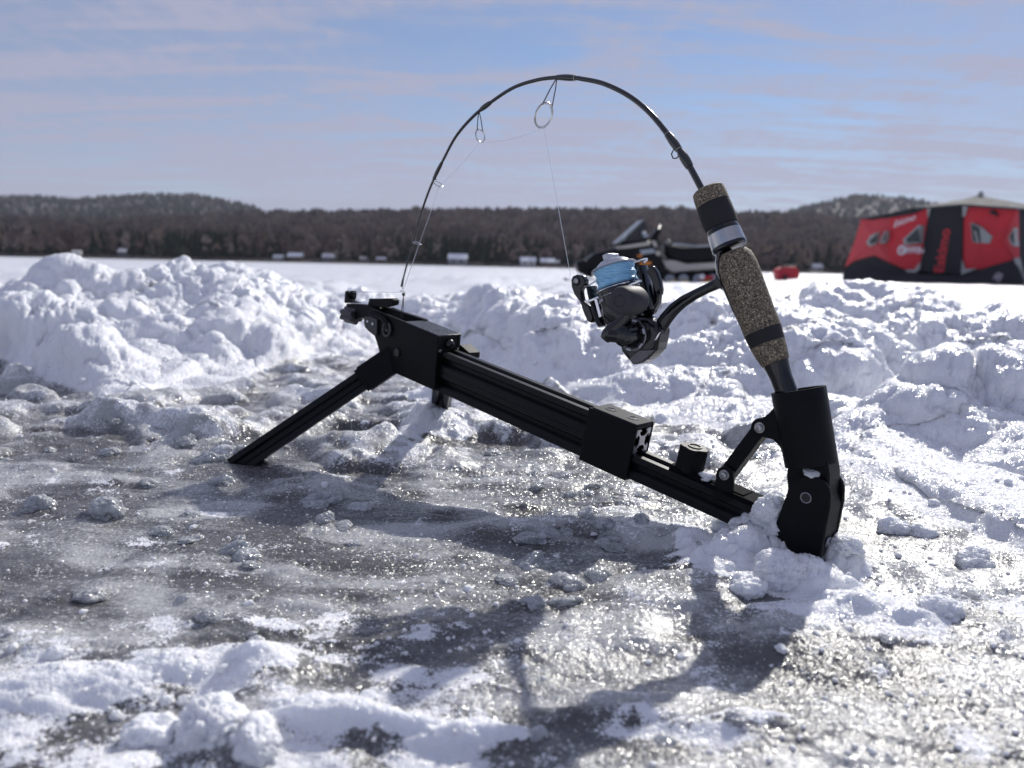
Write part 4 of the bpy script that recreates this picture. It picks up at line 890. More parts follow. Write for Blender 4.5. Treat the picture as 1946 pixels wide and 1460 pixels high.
# ---- legs
def make_leg(top, foot, roll, ext, name='leg'):
    top = np.asarray(top); foot = np.asarray(foot); a = unit(foot-top); e1 = unit(np.cross(a, ZV)); e2 = np.cross(a, e1); c_, s_ = math.cos(rad(roll)), math.sin(rad(roll))
    p, q = e1*c_+e2*s_, -e1*s_+e2*c_
    bb = MB(); rail(bb, top, foot+a*ext, p, q, slot_profile(.0212)); lg = bb.build(name, M_RAIL, RIG, False)
    return lg, a, p, q
tA = PX(738, 690, .010); fA = gnd(452, 884, .000)
_, aA, pA, qA = make_leg(tA, fA, 14, .004)
tB = PX(848, 690, -.014); fB = gnd(833, 803, 0); fB = fB+[.0, .02, 0]
_, aB, pB, qB = make_leg(tB, fB, 20, .02)
def sleeve(top, a, p, q, s0, s1, w, name='leg_bracket'):
    bb = MB(); c = top+a*(s0+s1)/2; bb.box(c, a*(s1-s0)/2, p*w/2, q*w/2); return bb.build(name, M_PL, RIG, True, .0010)
sleeve(tA, aA, pA, qA, -.012, .036, .0262)
b = MB(); b.box(tA+aA*.006, aA*.026, pA*.0145, qA*.0145); b.build('leg_bracket', M_PL, RIG, True, .001)
sleeve(tB, aB, pB, qB, -.010, .030, .0262)
c = PX(600+1525/5.405, 500+915/5.405, -.02); b = MB(); b.prism([PX(600+x/5.405, 500+y/5.405, -.018) for x, y in ((1462, 930), (1480, 838), (1578, 925), (1575, 985), (1500, 970))], -NV*.016); b.build('rear_bracket', M_PL, RIG, True, .0006)

# ------------------------------------------------------------------ rod
ROD = thing('fishing_rod', PX(1520, 745), 'short black ice fishing rod bent in an arc with speckled cork grip', 'fishing rod')
def z3(x, y): return (1300+x/3.397, 330+y/3.397)
cent = [(155, 108, 84), (158, 114, 101), (172, 150, 107), (187, 192, 108), (190, 196, 108), (212, 262, 111), (246, 345, 106)]
def gripseg(name, pts, mat, n=56, flat=1.):
    P_ = [PX(*z3(x, y)) for x, y, r in pts]; o = P_[0]; a = unit(P_[-1]-P_[0]); pr_ = []
    for (x, y, r_), p in zip(pts, P_):
        d = float(ray(*z3(x, y))@cf); dep = float((p-CC)@cf); pr_.append((float((p-o)@a), r_/3.397*dep/F))
    bb = MB(); bb.lathe(o, a, pr_, n); return bb.build(name, mat, ROD)
g0 = gripseg('cork_foregrip', [(150, 97, 60), (152, 101, 88), (156, 112, 102), (170, 150, 107), (187, 196, 108)], M_CORK)
gripseg('foam_grip', [(187, 196, 106), (195, 218, 109), (215, 272, 111), (232, 315, 110), (243, 344, 105)], M_FOAM)
gripseg('seat_ring', [(243, 344, 99), (248, 357, 99), (251, 365, 104), (257, 380, 104)], M_GLOSS)
gripseg('reel_hood', [(257, 380, 107), (262, 392, 108), (280, 440, 111), (288, 462, 113)], M_STEEL)
gripseg('seat_collar', [(288, 462, 112), (291, 470, 114), (296, 482, 112), (299, 490, 100)], M_GLOSS)
main = [(299, 490, 98), (306, 510, 100), (318, 545, 118), (338, 600, 128), (362, 668, 129), (392, 748, 125), (430, 840, 122), (470, 930, 120), (496, 992, 121), (507, 1015, 121)]
gripseg('cork_grip', [(308, 516, 96)]+main[2:], M_CORK)
gripseg('foam_band', [(507, 1015, 121), (538, 1097, 113)], M_FOAM)
gripseg('cork_butt', [(538, 1097, 112), (565, 1160, 103), (588, 1210, 92), (592, 1222, 86)], M_CORK)
gripseg('butt_cap', [(592, 1222, 84), (606, 1256, 78), (625, 1310, 70), (650, 1370, 70), (690, 1480, 70), (700, 1510, 66)], M_GLOSS)
# dark reel seat shell wrapping the underside of the cork
sh = [PX(*z3(x, y)) for x, y, r in main]; o_ = sh[0]; a_ = unit(sh[-1]-sh[0])
bq = unit(np.cross(a_, NV)); bq = bq if bq@DV < 0 else -bq
rings = []
for (x, y, r_), p in zip(main[:8], sh[:8]):
    dep = float((p-CC)@cf); R_ = r_/3.397*dep/F+.0009; p2 = o_+a_*float((p-o_)@a_)
    half = [75, 72, 62, 50, 44, 36, 26, 6][len(rings)]
    rings.append([p2+bq*R_*math.cos(rad(k))+NV*R_*math.sin(rad(k)) for k in np.linspace(-half, half, 17)]+[p2+bq*(R_-.003)*math.cos(rad(k))+NV*(R_-.003)*math.sin(rad(k)) for k in np.linspace(half, -half, 17)])
b = MB(); b.rings(rings); b.build('reel_seat', M_GLOSS, ROD)
# blank
bl = [(1334.8, 362), (1307, 311), (1278, 268), (1237, 217), (1195.6, 183), (1147.8, 159.5), (1105, 150), (1090, 148.5), (1058.6, 147.5), (1020, 152.5), (975.7, 167), (931, 196), (899, 222), (867, 259), (842, 305), (824.4, 341), (808.5, 381), (794, 426), (784.6, 464), (774, 500), (762.5, 545)]
wid = [13, 12.5, 11.5, 10.5, 9.8, 9.2, 8.8, 8.6, 7.8, 7.2, 6.8, 6.4, 6.0, 5.5, 5.0, 4.6, 4.3, 3.9, 3.5, 3.2, 2.8]
def catmull(pts, vals, m=8):
    o = []; ov = []; n = len(pts); p = [np.array(q, float) for q in pts]
    for i in range(n-1):
        a, b_, c, d = p[max(i-1, 0)], p[i], p[i+1], p[min(i+2, n-1)]
        for k in range(m):
            t = k/m; o.append(.5*((2*b_)+(-a+c)*t+(2*a-5*b_+4*c-d)*t*t+(-a+3*b_-3*c+d)*t**3)); ov.append(vals[i]*(1-t)+vals[i+1]*t)
    o.append(p[-1]); ov.append(vals[-1]); return o, ov
cp, cw = catmull(bl, wid)
bpts = [PX(x, y) for x, y in cp]; brad = [w_/2*float((p-CC)@cf)/F for w_, p in zip(cw, bpts)]
b = MB(); b.tube(bpts, brad, 14, ref=NV); b.build('blank', M_BLANK, ROD)
def nearest(px, py): 
    d = [(x-px)**2+(y-py)**2 for x, y in cp]; return int(np.argmin(d))
def wrap(p0, p1, fat, mat=M_WRAP, band=False, par=ROD):
    i, j = sorted((nearest(*p0), nearest(*p1))); j = max(j, i+2)
    q = bpts[i:j+1]; n = len(q); rr = [brad[i+k]*(1+(fat-1)*math.sin(math.pi*min(max(k/(n-1), .08), .92))**.5) for k in range(n)]
    bb = MB(); bb.tube(q, rr, 14, ref=NV); return bb.build('thread_wrap', mat, par)
wrap((1268, 258), (1289, 283), 1.45); wrap((1291, 290), (1311, 318), 1.5)
M_GOLD = simple('pale_thread_ring', (.45, .42, .36), .4, .3, 400, .1)
for q_ in ((1267, 257), (1309, 312), (1093, 149), (1289, 285)):
    i = nearest(*q_); b = MB(); b.torus(bpts[i], unit(bpts[i+1]-bpts[i-1]), brad[i]*1.08, .00035, 24, 6); b.build('trim_ring', M_GOLD, ROD)
b = MB(); b.tube([PX(*q) for q in [(1292, 281), (1280, 285), (1276, 293), (1279, 301), (1286, 301), (1291, 295), (1298, 292)]], .00055, 8); b.build('hook_keeper', M_BBOLT, ROD)
GUIDES = [  # wrap ends on the blank, leg root, ring centre, ring radius px, tilt
 ((1060, 147), (1092, 149), (1058, 153), (1033.5, 219.5), 23.5, None), ((913, 210), (932, 196), (912, 213), (912.5, 258.5), 12.3, None), ((824, 341), (838, 312), (826, 338), (832.5, 350), 9.6, None), ((784, 466), (788, 450), (785, 456), (792.6, 462.5), 8.0, None)]
for (w0, w1, root_, cen, rp, _) in GUIDES:
    c = PX(*cen); dep = float((c-CC)@cf); Rg = rp*dep/F; i = nearest(*root_)
    tg = unit(bpts[i+1]-bpts[i-1]); rt = bpts[i]
    gd = bpts[i]; nrm = tg
    # the ring stands square to the rod, tipped a little towards the tip
    rdir = unit(c-rt); nrm = unit(tg-rdir*(tg@rdir)*.85) if rp > 10 else tg
    fat = 1.5 if rp > 20 else 1.6
    gp = wrap(w0, w1, fat)
    bb = MB(); bb.torus(c, nrm, Rg, max(.00045, Rg*.075), 48, 10); g = bb.build('guide_ring', M_STEEL, ROD)
    bb = MB(); bb.torus(c, nrm, Rg*.90, max(.0003, Rg*.05), 48, 8); bb.build('ring_insert', M_CHROME, g)
    if rp > 10:
        bb = MB(); latv = unit(np.cross(nrm, rdir)); st = c-rdir*Rg
        for k in (-1, 1):
            tgt = c-rdir*Rg*.72+latv*k*Rg*.62; bb.tube([rt, rt*.6+tgt*.4+latv*k*.0006, tgt], .00055 if rp > 20 else .00045, 8)
        bb.build('guide_leg', M_FRAME, ROD)
    else:
        bb = MB(); bb.tube([rt, c-rdir*Rg], .0005, 8); bb.build('guide_leg', M_FRAME, ROD)
c = PX(765, 555); tt = unit(bpts[-1]-bpts[-5])
b = MB(); b.torus(c, unit(tt+NV*.5+DV*.4), .0030, .0004, 30, 8); b.build('tip_ring', M_CHROME, ROD)
b = MB(); b.tube([bpts[-4], bpts[-1]], [.0013, .0010], 12); b.tube([bpts[-2]+DV*.0008, PX(766, 538), c+[0, 0, .003]], .0004, 6); b.build('tip_top', M_FRAME, ROD)

# ------------------------------------------------------------------ spinning reel (its axis follows the rod handle)
def z1(x, y): return (1000+x/4.865, 440+y/4.865)
RO = PX(*z1(815, 355)); RA = unit(PX(*z1(815, 355))-PX(*z1(912, 730)))      # up the spool axis
RB = np.cross(RA, NV); RB = RB if RB@DV < 0 else -RB                          # towards the line roller
REEL = thing('spinning_reel', PX(*z1(950, 1200)), 'glossy black spinning reel with blue braided line under the rod', 'fishing reel')
def RP(a, b_, c=0.): return RO+RA*a+RB*b_+NV*c
def build_r(mb, name, mat, **k): return mb.build(name, mat, REEL, **k)
# drag knob and spool lip
b = MB(); b.lathe(RO, RA, [(.0018, .0185), (.0026, .0196), (.0032, .0188), (.0040, .0150), (.0062, .0135), (.0082, .0105), (.0090, .0070), (.0092, .001)], 56); build_r(b, 'spool_lip', M_SPOOL)
b = MB(); b.box(RP(.0110, 0), RA*.0028, RB*.0030, NV*.0085); build_r(b, 'drag_knob', M_SPOOL, bevel=.0009)
b = MB(); prof = []
for k in range(25):
    t = .0020-.0172*k/24; prof.append((t, .0168+.0003*(k % 2)+.0005*math.sin(k*.7)))
b.lathe(RO, RA, prof, 56); build_r(b, 'line_windings', M_BRAID)
b = MB(); b.lathe(RO, RA, [(-.0145, .0160), (-.0147, .0190), (-.0160, .0196), (-.0166, .0196), (-.0170, .0190), (-.0300, .0186), (-.0300, .0100)], 64, caps=False); build_r(b, 'spool_skirt', M_GLOSS)
b = MB(); b.torus(RP(-.0163, 0), RA, .0196, .00055, 64, 8); build_r(b, 'skirt_rim', M_CHROME)
b = MB(); b.torus(RP(-.0212, 0), RA, .0189, .0003, 64, 6); build_r(b, 'skirt_line', M_CHROME)
for k in range(9):     # worn maker's lettering round the skirt, too small to read
    a = rad(18+k*6.0); dv = RB*math.cos(a)+NV*math.sin(a); tv = -RB*math.sin(a)+NV*math.cos(a)
    c = RP(-.0238, 0)+dv*.0189; b = MB()
    b.box(c, tv*.00055, RA*(.0009 if k % 3 else .0012), dv*.00015); 
    if k % 2: b.box(c+tv*.0007+RA*.0005, tv*.0004, RA*.0003, dv*.00016)
    build_r(b, 'skirt_lettering', M_TXT, smooth=False)
# rotor cup and arms
b = MB(); b.lathe(RO, RA, [(-.0300, .0178), (-.0302, .0192), (-.0345, .0196), (-.0420, .0195), (-.0465, .0175), (-.0485, .0130), (-.0490, .006)], 56); build_r(b, 'rotor', M_GLOSS)
def arm(side):
    bb = MB(); s_ = side
    secs = [(-.0440, .0150, .0062, .009), (-.0430, .0215, .0058, .010), (-.0370, .0248, .0042, .0098), (-.0260, .0262, .0033, .0088), (-.0150, .0268, .0028, .0080), (-.0060, .0270, .0026, .0072)]
    rings = []
    for a, q, th, lw in secs:
        rings.append([RP(a, s_*(q+th*math.cos(t)), lw*math.sin(t)) for t in np.linspace(0, 2*math.pi, 20, endpoint=False)])
    bb.rings(rings); return bb
build_r(arm(1), 'rotor_arm', M_GLOSS); build_r(arm(-1), 'rotor_arm', M_GLOSS)
# chrome inlays on the arms
for s_ in (1, -1):
    b = MB(); q = .0215
    b.box(RP(-.0190, s_*.0215, .0045), RA*.0012, RB*.0062, NV*.0052); b.box(RP(-.0275, s_*.0185, .0068), RA*.0085, RB*.0017, NV*.0042); build_r(b, 'chrome_inlay', M_CHROME, bevel=.0006)
# bail arm with line roller (left) and bail pivot fin (right)
rc = PX(*z1(465, 460), .004); b = MB()
pl = [z1(x, y) for x, y in ((412, 450), (425, 415), (465, 398), (515, 408), (545, 450), (540, 495), (510, 525), (500, 560), (515, 640), (580, 690), (610, 780), (600, 850), (562, 830), (530, 760), (492, 650), (440, 580), (415, 510))]
PP(b, pl, .0070, .0005); build_r(b, 'bail_arm', M_GLOSS, bevel=.0012, seg=3)
b = MB(); b.lathe(PX(*z1(462, 458), .0070), NV, [(-.001, .0042), (.0008, .0040), (.0012, .0034), (.0006, .0030), (.0006, .0001)], 28, caps=False); build_r(b, 'roller_screw_seat', M_BBOLT)
b = MB(); b.lathe(PX(*z1(462, 458), .0074), NV, [(0, .0027), (.0008, .0024), (.0012, .0014), (.0006, .0010)], 20); build_r(b, 'roller_screw', M_BOLT)
b = MB(); b.cyl(PX(*z1(470, 455), .0004), PX(*z1(470, 455), -.0075), .0042, None, 24); build_r(b, 'line_roller', M_CHROME)
b = MB(); pl = [z1(x, y) for x, y in ((1165, 315), (1205, 375), (1232, 450), (1248, 540), (1242, 592), (1222, 580), (1185, 560), (1160, 470), (1130, 400), (1108, 380), (1130, 335))]
PP(b, pl, .0060, .0010); build_r(b, 'bail_pivot_fin', M_GLOSS, bevel=.0012, seg=3)
b = MB(); pl = [z1(x, y) for x, y in ((1222, 580), (1215, 660), (1165, 760), (1110, 790), (1090, 770), (1150, 690), (1175, 600), (1160, 470), (1200, 500))]
PP(b, pl, -.0010, -.0080); build_r(b, 'bail_pivot_arm', M_GLOSS, bevel=.0015, seg=3)
# bail wire: a half hoop round the back of the spool
wp = [RP(-.0040+.010*math.sin(math.pi*k/20), .0285*math.cos(math.pi*k/20), -.0285*math.sin(math.pi*k/20)) for k in range(21)]
wp = [PX(*z1(500, 545), .0)]+wp
b = MB(); b.tube(wp, .0008, 10); build_r(b, 'bail_wire', M_CHROME)
# gear body, stem and foot
b = MB(); pl = [z1(x, y) for x, y in ((900, 800), (1000, 775), (1105, 785), (1150, 830), (1205, 850), (1225, 930), (1210, 1010), (1190, 1095), (1120, 1170), (1060, 1215), (978, 1245), (925, 1185), (872, 1120), (850, 1040), (855, 900))]
PP(b, pl, .0100, -.0110); build_r(b, 'gear_body', M_GLOSS, bevel=.0045, seg=5)
b = MB(); pl = [z1(x, y) for x, y in ((1040, 1095), (1190, 1092), (1120, 1172), (1060, 1216), (985, 1232), (950, 1180))]
PP(b, pl, .0108, .0095); build_r(b, 'body_trim', M_FRAME, bevel=.0012)
st = [(1150, 1020), (1215, 930), (1290, 810), (1365, 720), (1450, 650), (1560, 585), (1680, 525), (1775, 480)]
sw = [70, 72, 66, 62, 56, 48, 46, 52]
sp3 = [PX(*z1(x, y)) for x, y in st]; b = MB(); b.tube(sp3, [w_/4.865*float((p-CC)@cf)/F for w_, p in zip(sw, sp3)], 20, .62, NV); build_r(b, 'stem', M_GLOSS)
b = MB(); b.tube([PX(*z1(x, y), .0088) for x, y in ((1155, 1050), (1200, 985), (1240, 930))], [.0004, .0011, .0004], 8); build_r(b, 'silver_badge', M_CHROME)
ft = [z1(x, y) for x, y in ((1722, 235), (1745, 300), (1752, 370), (1748, 430), (1720, 500), (1790, 530), (1850, 570), (1890, 640), (1930, 740), (1950, 830), (1958, 800), (1930, 600), (1850, 330), (1780, 200))]
b = MB(); PP(b, ft, .0048, -.0048); build_r(b, 'reel_foot', M_GLOSS, bevel=.0015, seg=3)
b = MB(); c = PX(*z1(1113, 888), .0102); b.lathe(c, NV, [(0, .0030), (.0006, .0028), (.0008, .0014), (.0002, .0012)], 20); build_r(b, 'body_screw', M_BBOLT)
# crank hub, crank and knob towards the camera
hc = PX(*z1(985, 960), .010)
b = MB(); b.lathe(hc, NV, [(-.002, .0138), (.0010, .0138), (.0018, .0130), (.0018, .0112)], 48, caps=False); build_r(b, 'hub_ring', M_FRAME)
b = MB(); b.torus(hc+NV*.0012, NV, .0128, .0006, 48, 8); build_r(b, 'hub_rim', M_CHROME)
for k in range(6):
    a = rad(60*k+20); b = MB(); dv = DV*math.cos(a)+ZV*math.sin(a); tv = -DV*math.sin(a)+ZV*math.cos(a); b.box(hc+NV*.0018+dv*.0121, dv*.0008, tv*.0022, NV*.0004); build_r(b, 'hub_mark', M_TXT, smooth=False)
b = MB(); b.lathe(hc, NV, [(0, .0110), (.0040, .0108), (.0120, .0090), (.0150, .0085), (.0165, .0060), (.0168, .001)], 40); build_r(b, 'hub_cap', M_GLOSS)
CO = .024
cr_pts = [(725, 1000, 52), (745, 965, 68), (790, 915, 72), (850, 865, 58), (915, 800, 50), (950, 740, 50), (955, 680, 56)]
cpz = [PX(*z1(x, y), CO) for x, y, r in cr_pts]; b = MB(); b.tube(cpz, [r/4.865*float((p-CC)@cf)/F for (x, y, r), p in zip(cr_pts, cpz)], 20, .42, NV); build_r(b, 'crank', M_GLOSS)
b = MB(); b.cyl(hc+NV*.008, PX(*z1(770, 955), CO), .0066, .0062, 24); build_r(b, 'crank_shaft', M_GLOSS)
kf = PX(*z1(862, 642), .052)
b = MB(); b.lathe(kf, -NV, [(0, .0060), (.0001, .0088), (.0010, .0104), (.0030, .0112), (.0120, .0117), (.0230, .0112), (.0275, .0095), (.0290, .0060), (.0292, .001)], 56); build_r(b, 'knob', M_MATTE)
b = MB(); b.torus(kf, NV, .0046, .00035, 36, 6); build_r(b, 'knob_cap', M_BBOLT)

# ------------------------------------------------------------------ line
LN = thing('fishing_line', PX(765, 556), 'thin pale fishing line running from reel roller through rod guides', 'fishing line')
def strand(name, pts, r_=.00016, sag=0., mat=M_LINE):
    P_ = [np.asarray(p) for p in pts]; out = []
    for i in range(len(P_)-1):
        for k in range(10):
            t = k/10; out.append(P_[i]*(1-t)+P_[i+1]*t-ZV*sag*4*t*(1-t))
    out.append(P_[-1]); b = MB(); b.tube(out, r_, 6); return b.build(name, mat, LN)
strand('reel_to_guide', [PX(1084, 524, -.003), PX(1060, 390), PX(1033.5, 243)], .00022)
strand('between_guides', [PX(1033, 242), PX(913, 270)], .00017, .0040)
strand('between_guides', [PX(913, 270), PX(834, 357)], .00017, .0010)
strand('between_guides', [PX(834, 357), PX(795, 468)], .00020, .0008)
strand('between_guides', [PX(795, 468), PX(765, 555)], .00026, .0006)
strand('to_trigger', [PX(763, 556), PX(671, 556, .001)], .00017, -.0004)
hb = np.array([HOLE[0]-.005, HOLE[1]-.02, -.03]); tp = PX(664, 556, .001)
strand('down_to_hole', [tp, PX(659.5, 612, .001), np.array([hb[0], hb[1], -.03])], .00013)
CRD = thing('trigger_cord', PX(765, 580), 'black doubled cord tying the rod tip into the trigger housing', 'cord')
b = MB(); kn = PX(767, 561)
b.tube([kn, PX(763, 590), PX(762, 606)], .00042, 6); b.tube([kn, PX(766.5, 580), PX(765.5, 606)], .00042, 6)
b.build('strand', M_CORD, CRD)
b = MB(); b.lathe(kn-[0, 0, .001], ZV, [(0, .0006), (.0008, .0018), (.0022, .0019), (.0032, .0008)], 12); b.build('knot', M_CORD, CRD)

# ------------------------------------------------------------------ loose chunks of snow and ice, each one its own thing
def chunk_mesh(name, seed, flat=.65, lv=4, bump=1., mat=None):
    import bmesh
    bm = bmesh.new(); bmesh.ops.create_icosphere(bm, subdivisions=lv, radius=1)
    co = np.array([v.co[:] for v in bm.verts]); n_ = co.copy()
    x, y, z = co[:, 0], co[:, 1], co[:, 2]
    r_ = .62+.55*vnoise(x*1.2+seed*3.1, y*1.2, z*1.2, seed)+.42*bump*domes(x*1.9+seed, y*1.9, z*1.9, seed+3)+.24*bump*domes(x*4.2+seed, y*4.2, z*4.2, seed+4)+.15*bump*domes(x*9, y*9, z*9, seed+5)+.085*bump*domes(x*20, y*20, z*20, seed+6)+.05*(np.random.default_rng(seed).random(len(x))-.5)
    co = n_*r_[:, None]; co[:, 2] *= flat
    for v, c in zip(bm.verts, co): v.co = c
    me = bpy.data.meshes.new(name); bm.to_mesh(me); bm.free(); me.materials.append(mat)
    me.polygons.foreach_set('use_smooth', [True]*len(me.polygons)); return me
SNM = [chunk_mesh('snow_chunk', s, f_, 6 if s < 13 else 5, 1, M_CHUNK) for s, f_ in ((11, .75), (12, .6), (13, .7), (14, .85))]
ICM = [chunk_mesh('ice_chunk', s, f_, 5, 1.1, M_ICE) for s, f_ in ((21, .32), (22, .42), (23, .28), (24, .36))]
def put(meshes, name, px, py, size, label, cat, group=None, k=0, onrig=None, squash=1.):
    if onrig is not None: c = onrig
    else:
        c = gnd(px, py, 0); z_ = ground_z(c[0], c[1]); c = gnd(px, py, z_*.8); z_ = ground_z(c[0], c[1]); c = np.array([c[0], c[1], z_-size*.08])
    o = bpy.data.objects.new(name, meshes[k % len(meshes)]); COL.objects.link(o); o.location = Vector(c); o.scale = (size, size*random.uniform(.7, 1), size*squash*random.uniform(.8, 1.05)); o.rotation_euler = (random.uniform(-.3, .3), random.uniform(-.3, .3), random.uniform(0, 6.28))
    return tag(o, label, cat, group)
IG = 'small frosted ice chips on the wet ice'; SG = 'snow clods on the cleared ice'
big_ice = [(205, 975, .022, 'cauliflower shaped frosted ice lump standing on the left ice'), (610, 935, .017, 'bluish translucent ice piece in shadow left of the rig centre'), (680, 965, .012, 'flat bluish ice piece lying right of a larger bluish one'), (1015, 1015, .014, 'round pale ice disc in the shade below the rail'), (925, 905, .008, 'small white ice clump just below the long rail'), (1015, 900, .009, 'white ice clump under the middle of the long rail'), (1200, 975, .012, 'curved ice shard with white rim below the clamp block'), (1170, 1040, .010, 'pale flat ice flake below the curved shard'),
 (250, 893, .009, 'bright wet ice lump left of the near leg foot'), (285, 920, .008, 'dull translucent ice flake below the bright wet lump'), (420, 918, .011, 'ragged clear ice piece just below the near leg foot'), (70, 965, .012, 'crumbled ice cluster near the left edge'), (480, 1075, .007, 'small pointed ice chip on the dark ice'), (170, 1130, .010, 'oblong ice chip on the dark patch at left'), (400, 870, .018, 'sparkling ice clump behind the foot of the near leg')]
for i, (px, py, sz, lb) in enumerate(big_ice): put(ICM, 'ice_chunk', px, py, sz*(.8 if i else .62), lb, 'ice chunk', k=i, squash=2.4 if i in (0, 14, 11, 10) else 1.)
big_snow = [(1478, 1085, .013, 'rounded snow lump in front of the holder foot'), (1600, 1075, .010, 'snow clod pressed against the right of the holder foot'), (1380, 1010, .010, 'white snow block under the end of the rail'), (1420, 1075, .010, 'snow clod left of the rounded lump by the foot'), (1790, 1165, .010, 'small snow hump at the right with a dark shadow'), (1850, 1060, .014, 'triangular snow clod near the right edge'), (1755, 1012, .009, 'little snow ball on granular ice below the right bank'), (1700, 1010, .010, 'snow crumb at the foot of the right bank'),
 (405, 1385, .0165, 'large fluffy snow clod in the near left foreground'), (485, 1400, .011, 'fluffy snow clod right of the largest foreground clod'), (290, 1400, .010, 'fluffy snow clod left of the largest foreground clod'), (110, 1240, .005, 'small snow ball at the near left edge')]
for i, (px, py, sz, lb) in enumerate(big_snow): put(SNM, 'snow_chunk', px, py, sz, lb, 'snow chunk', k=i)
put(SNM, 'snow_chunk', 0, 0, .0060, 'crumb of snow resting on the rail beside the star knob', 'snow chunk', k=1, onrig=PX(1345, 907, .002), squash=.8)
put(SNM, 'snow_chunk', 0, 0, .0120, 'snow heaped on the buried rail end against the side plate', 'snow chunk', k=0, onrig=PX(1470, 985, .006), squash=1.5)
put(SNM, 'snow_chunk', 0, 0, .0095, 'snow stuck over the rail end beside the side plate', 'snow chunk', k=2, onrig=PX(1442, 1022, .012), squash=1.2)
put(SNM, 'snow_chunk', 0, 0, .0055, 'small dab of snow stuck on the pivot between the plates', 'snow chunk', k=3, onrig=PX(1545, 898, .010), squash=.4)
n_small = 0
while n_small < 90:
    px, py = random.uniform(-60, 2000), random.uniform(760, 1440); c = gnd(px, py)
    if c[1] > np.interp(c[0], bx, by)-.03 or math.hypot(c[0]-HOLE[0], c[1]-HOLE[1]) < .085: continue
    if float(vnoise(np.array([c[0]*9]), np.array([c[1]*9]), 0, 401)[0]) < -.05: continue
    put(ICM if random.random() < .6 else SNM, 'ice_chip', px, py, random.uniform(.0013, .0036)*(1+.5*(random.random() < .15)), 'small crumb of frosted ice or snow lying loose on the cleared ice', 'ice chip', IG, k=n_small); n_small += 1
n_mid = 0
while n_mid < 55:
    px, py = random.uniform(-40, 1300), random.uniform(800, 1180); c = gnd(px, py)
    if c[1] > np.interp(c[0], bx, by)-.05 or math.hypot(c[0]-HOLE[0], c[1]-HOLE[1]) < .085: continue
    if float(vnoise(np.array([c[0]*7]), np.array([c[1]*7]), 0, 403)[0]) < .02: continue
    put(ICM, 'ice_flake', px, py, random.uniform(.0040, .0095), 'ragged frosted flake of slush frozen onto the cleared ice', 'ice flake', 'frozen slush flakes on the cleared ice', k=n_mid, squash=random.uniform(.9, 2.0)); n_mid += 1
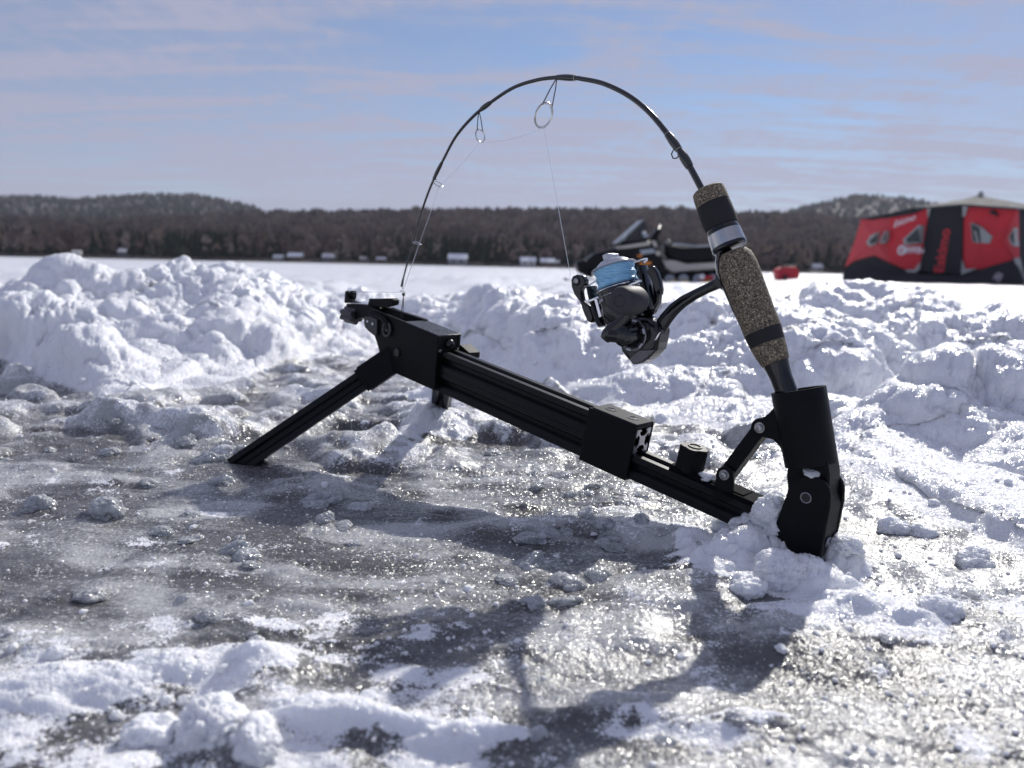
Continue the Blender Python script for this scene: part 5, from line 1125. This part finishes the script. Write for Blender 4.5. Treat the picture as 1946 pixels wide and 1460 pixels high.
# clods scattered on the banks as ground litter: past counting
def litter(name, n, cond, smin, smax, lab, cat):
    import bmesh
    protos = []
    for s in range(4):
        bm = bmesh.new(); bmesh.ops.create_icosphere(bm, subdivisions=2, radius=1)
        co = np.array([v.co[:] for v in bm.verts]); x, y, z = co.T; r_ = 1+.7*vnoise(x*1.6+s*5, y*1.6, z*1.6, 500+s)+.3*vnoise(x*4+s, y*4, z*4, 510+s)
        bm.faces.ensure_lookup_table(); fs = np.array([[v.index for v in f.verts] for f in bm.faces]); protos.append((co*r_[:, None]*[1, 1, .75], fs)); bm.free()
    V = []; Fc = []; base = 0; k = 0; tries = 0
    while k < n and tries < n*30:
        tries += 1
        x, y = cond()
        if x is None: continue
        z = ground_z(x, y); s = smin+(smax-smin)*random.random()**3
        co, fs = protos[k % 4]; a = random.random()*6.28; c_, s_ = math.cos(a), math.sin(a)
        R_ = np.array([[c_, -s_, 0], [s_, c_, 0], [0, 0, 1]]); V.append((co*s)@R_.T+[x, y, z+s*.15]); Fc.append(fs+base); base += len(co); k += 1
    V = np.concatenate(V).astype(np.float32); Fc = np.concatenate(Fc).astype(np.int32)
    me = bpy.data.meshes.new(name); me.vertices.add(len(V)); me.vertices.foreach_set('co', V.ravel()); me.loops.add(Fc.size); me.loops.foreach_set('vertex_index', Fc.ravel()); me.polygons.add(len(Fc)); me.polygons.foreach_set('loop_start', np.arange(len(Fc), dtype=np.int32)*3); me.update(calc_edges=True); me.polygons.foreach_set('use_smooth', np.ones(len(Fc), bool)); me.materials.append(M_CHUNK)
    o = bpy.data.objects.new(name, me); COL.objects.link(o); return tag(o, lab, cat, kind='stuff')
def on_bank():
    y = random.uniform(.5, 2.4); x = random.uniform(-.75, .8)*y*1.0
    if y < np.interp(x, bx, by)-.04: return None, None
    return x, y
def on_ice():
    y = .27*math.exp(random.random()*1.5); x = random.uniform(-.75, .75)*y
    if y > np.interp(x, bx, by) or math.hypot(x-HOLE[0], y-HOLE[1]) < .08: return None, None
    if float(vnoise(np.array([x*8]), np.array([y*8]), 0, 402)[0])+.5*(x > .2) < random.uniform(-.4, .5): return None, None
    return x, y
litter('snow_crumbs', 700, on_bank, .0015, .006, 'loose crumbs of snow strewn over the banks', 'snow crumbs')
litter('ice_grains', 2200, on_ice, .0004, .0018, 'loose grains of ice strewn over the cleared ice', 'ice grains')
print('scene done', len(bpy.data.objects))

# ------------------------------------------------------------------ haze over the lake
def haze():
    x0, x1, y0, y1, z0, z1 = -4600, 4600, -60, 3900, -160, 420
    me = bpy.data.meshes.new('haze'); v = [(x, y, z) for x in (x0, x1) for y in (y0, y1) for z in (z0, z1)]
    me.from_pydata(v, [], [(0, 1, 3, 2), (4, 6, 7, 5), (0, 4, 5, 1), (2, 3, 7, 6), (0, 2, 6, 4), (1, 5, 7, 3)]); me.update()
    m = bpy.data.materials.new('haze'); m.use_nodes = True; t = m.node_tree; t.nodes.clear()
    o_ = nd(t, 'ShaderNodeOutputMaterial'); p = nd(t, 'ShaderNodeVolumePrincipled'); p.inputs['Color'].default_value = (.84, .88, 1, 1); p.inputs['Density'].default_value = .00006; p.inputs['Anisotropy'].default_value = .2
    t.links.new(p.outputs[0], o_.inputs['Volume']); me.materials.append(m)
    o = bpy.data.objects.new('haze', me); COL.objects.link(o); o['kind'] = 'stuff'; o['label'] = 'thin winter haze over the frozen lake'; o['category'] = 'haze'
haze()
print('scene done', len(bpy.data.objects))
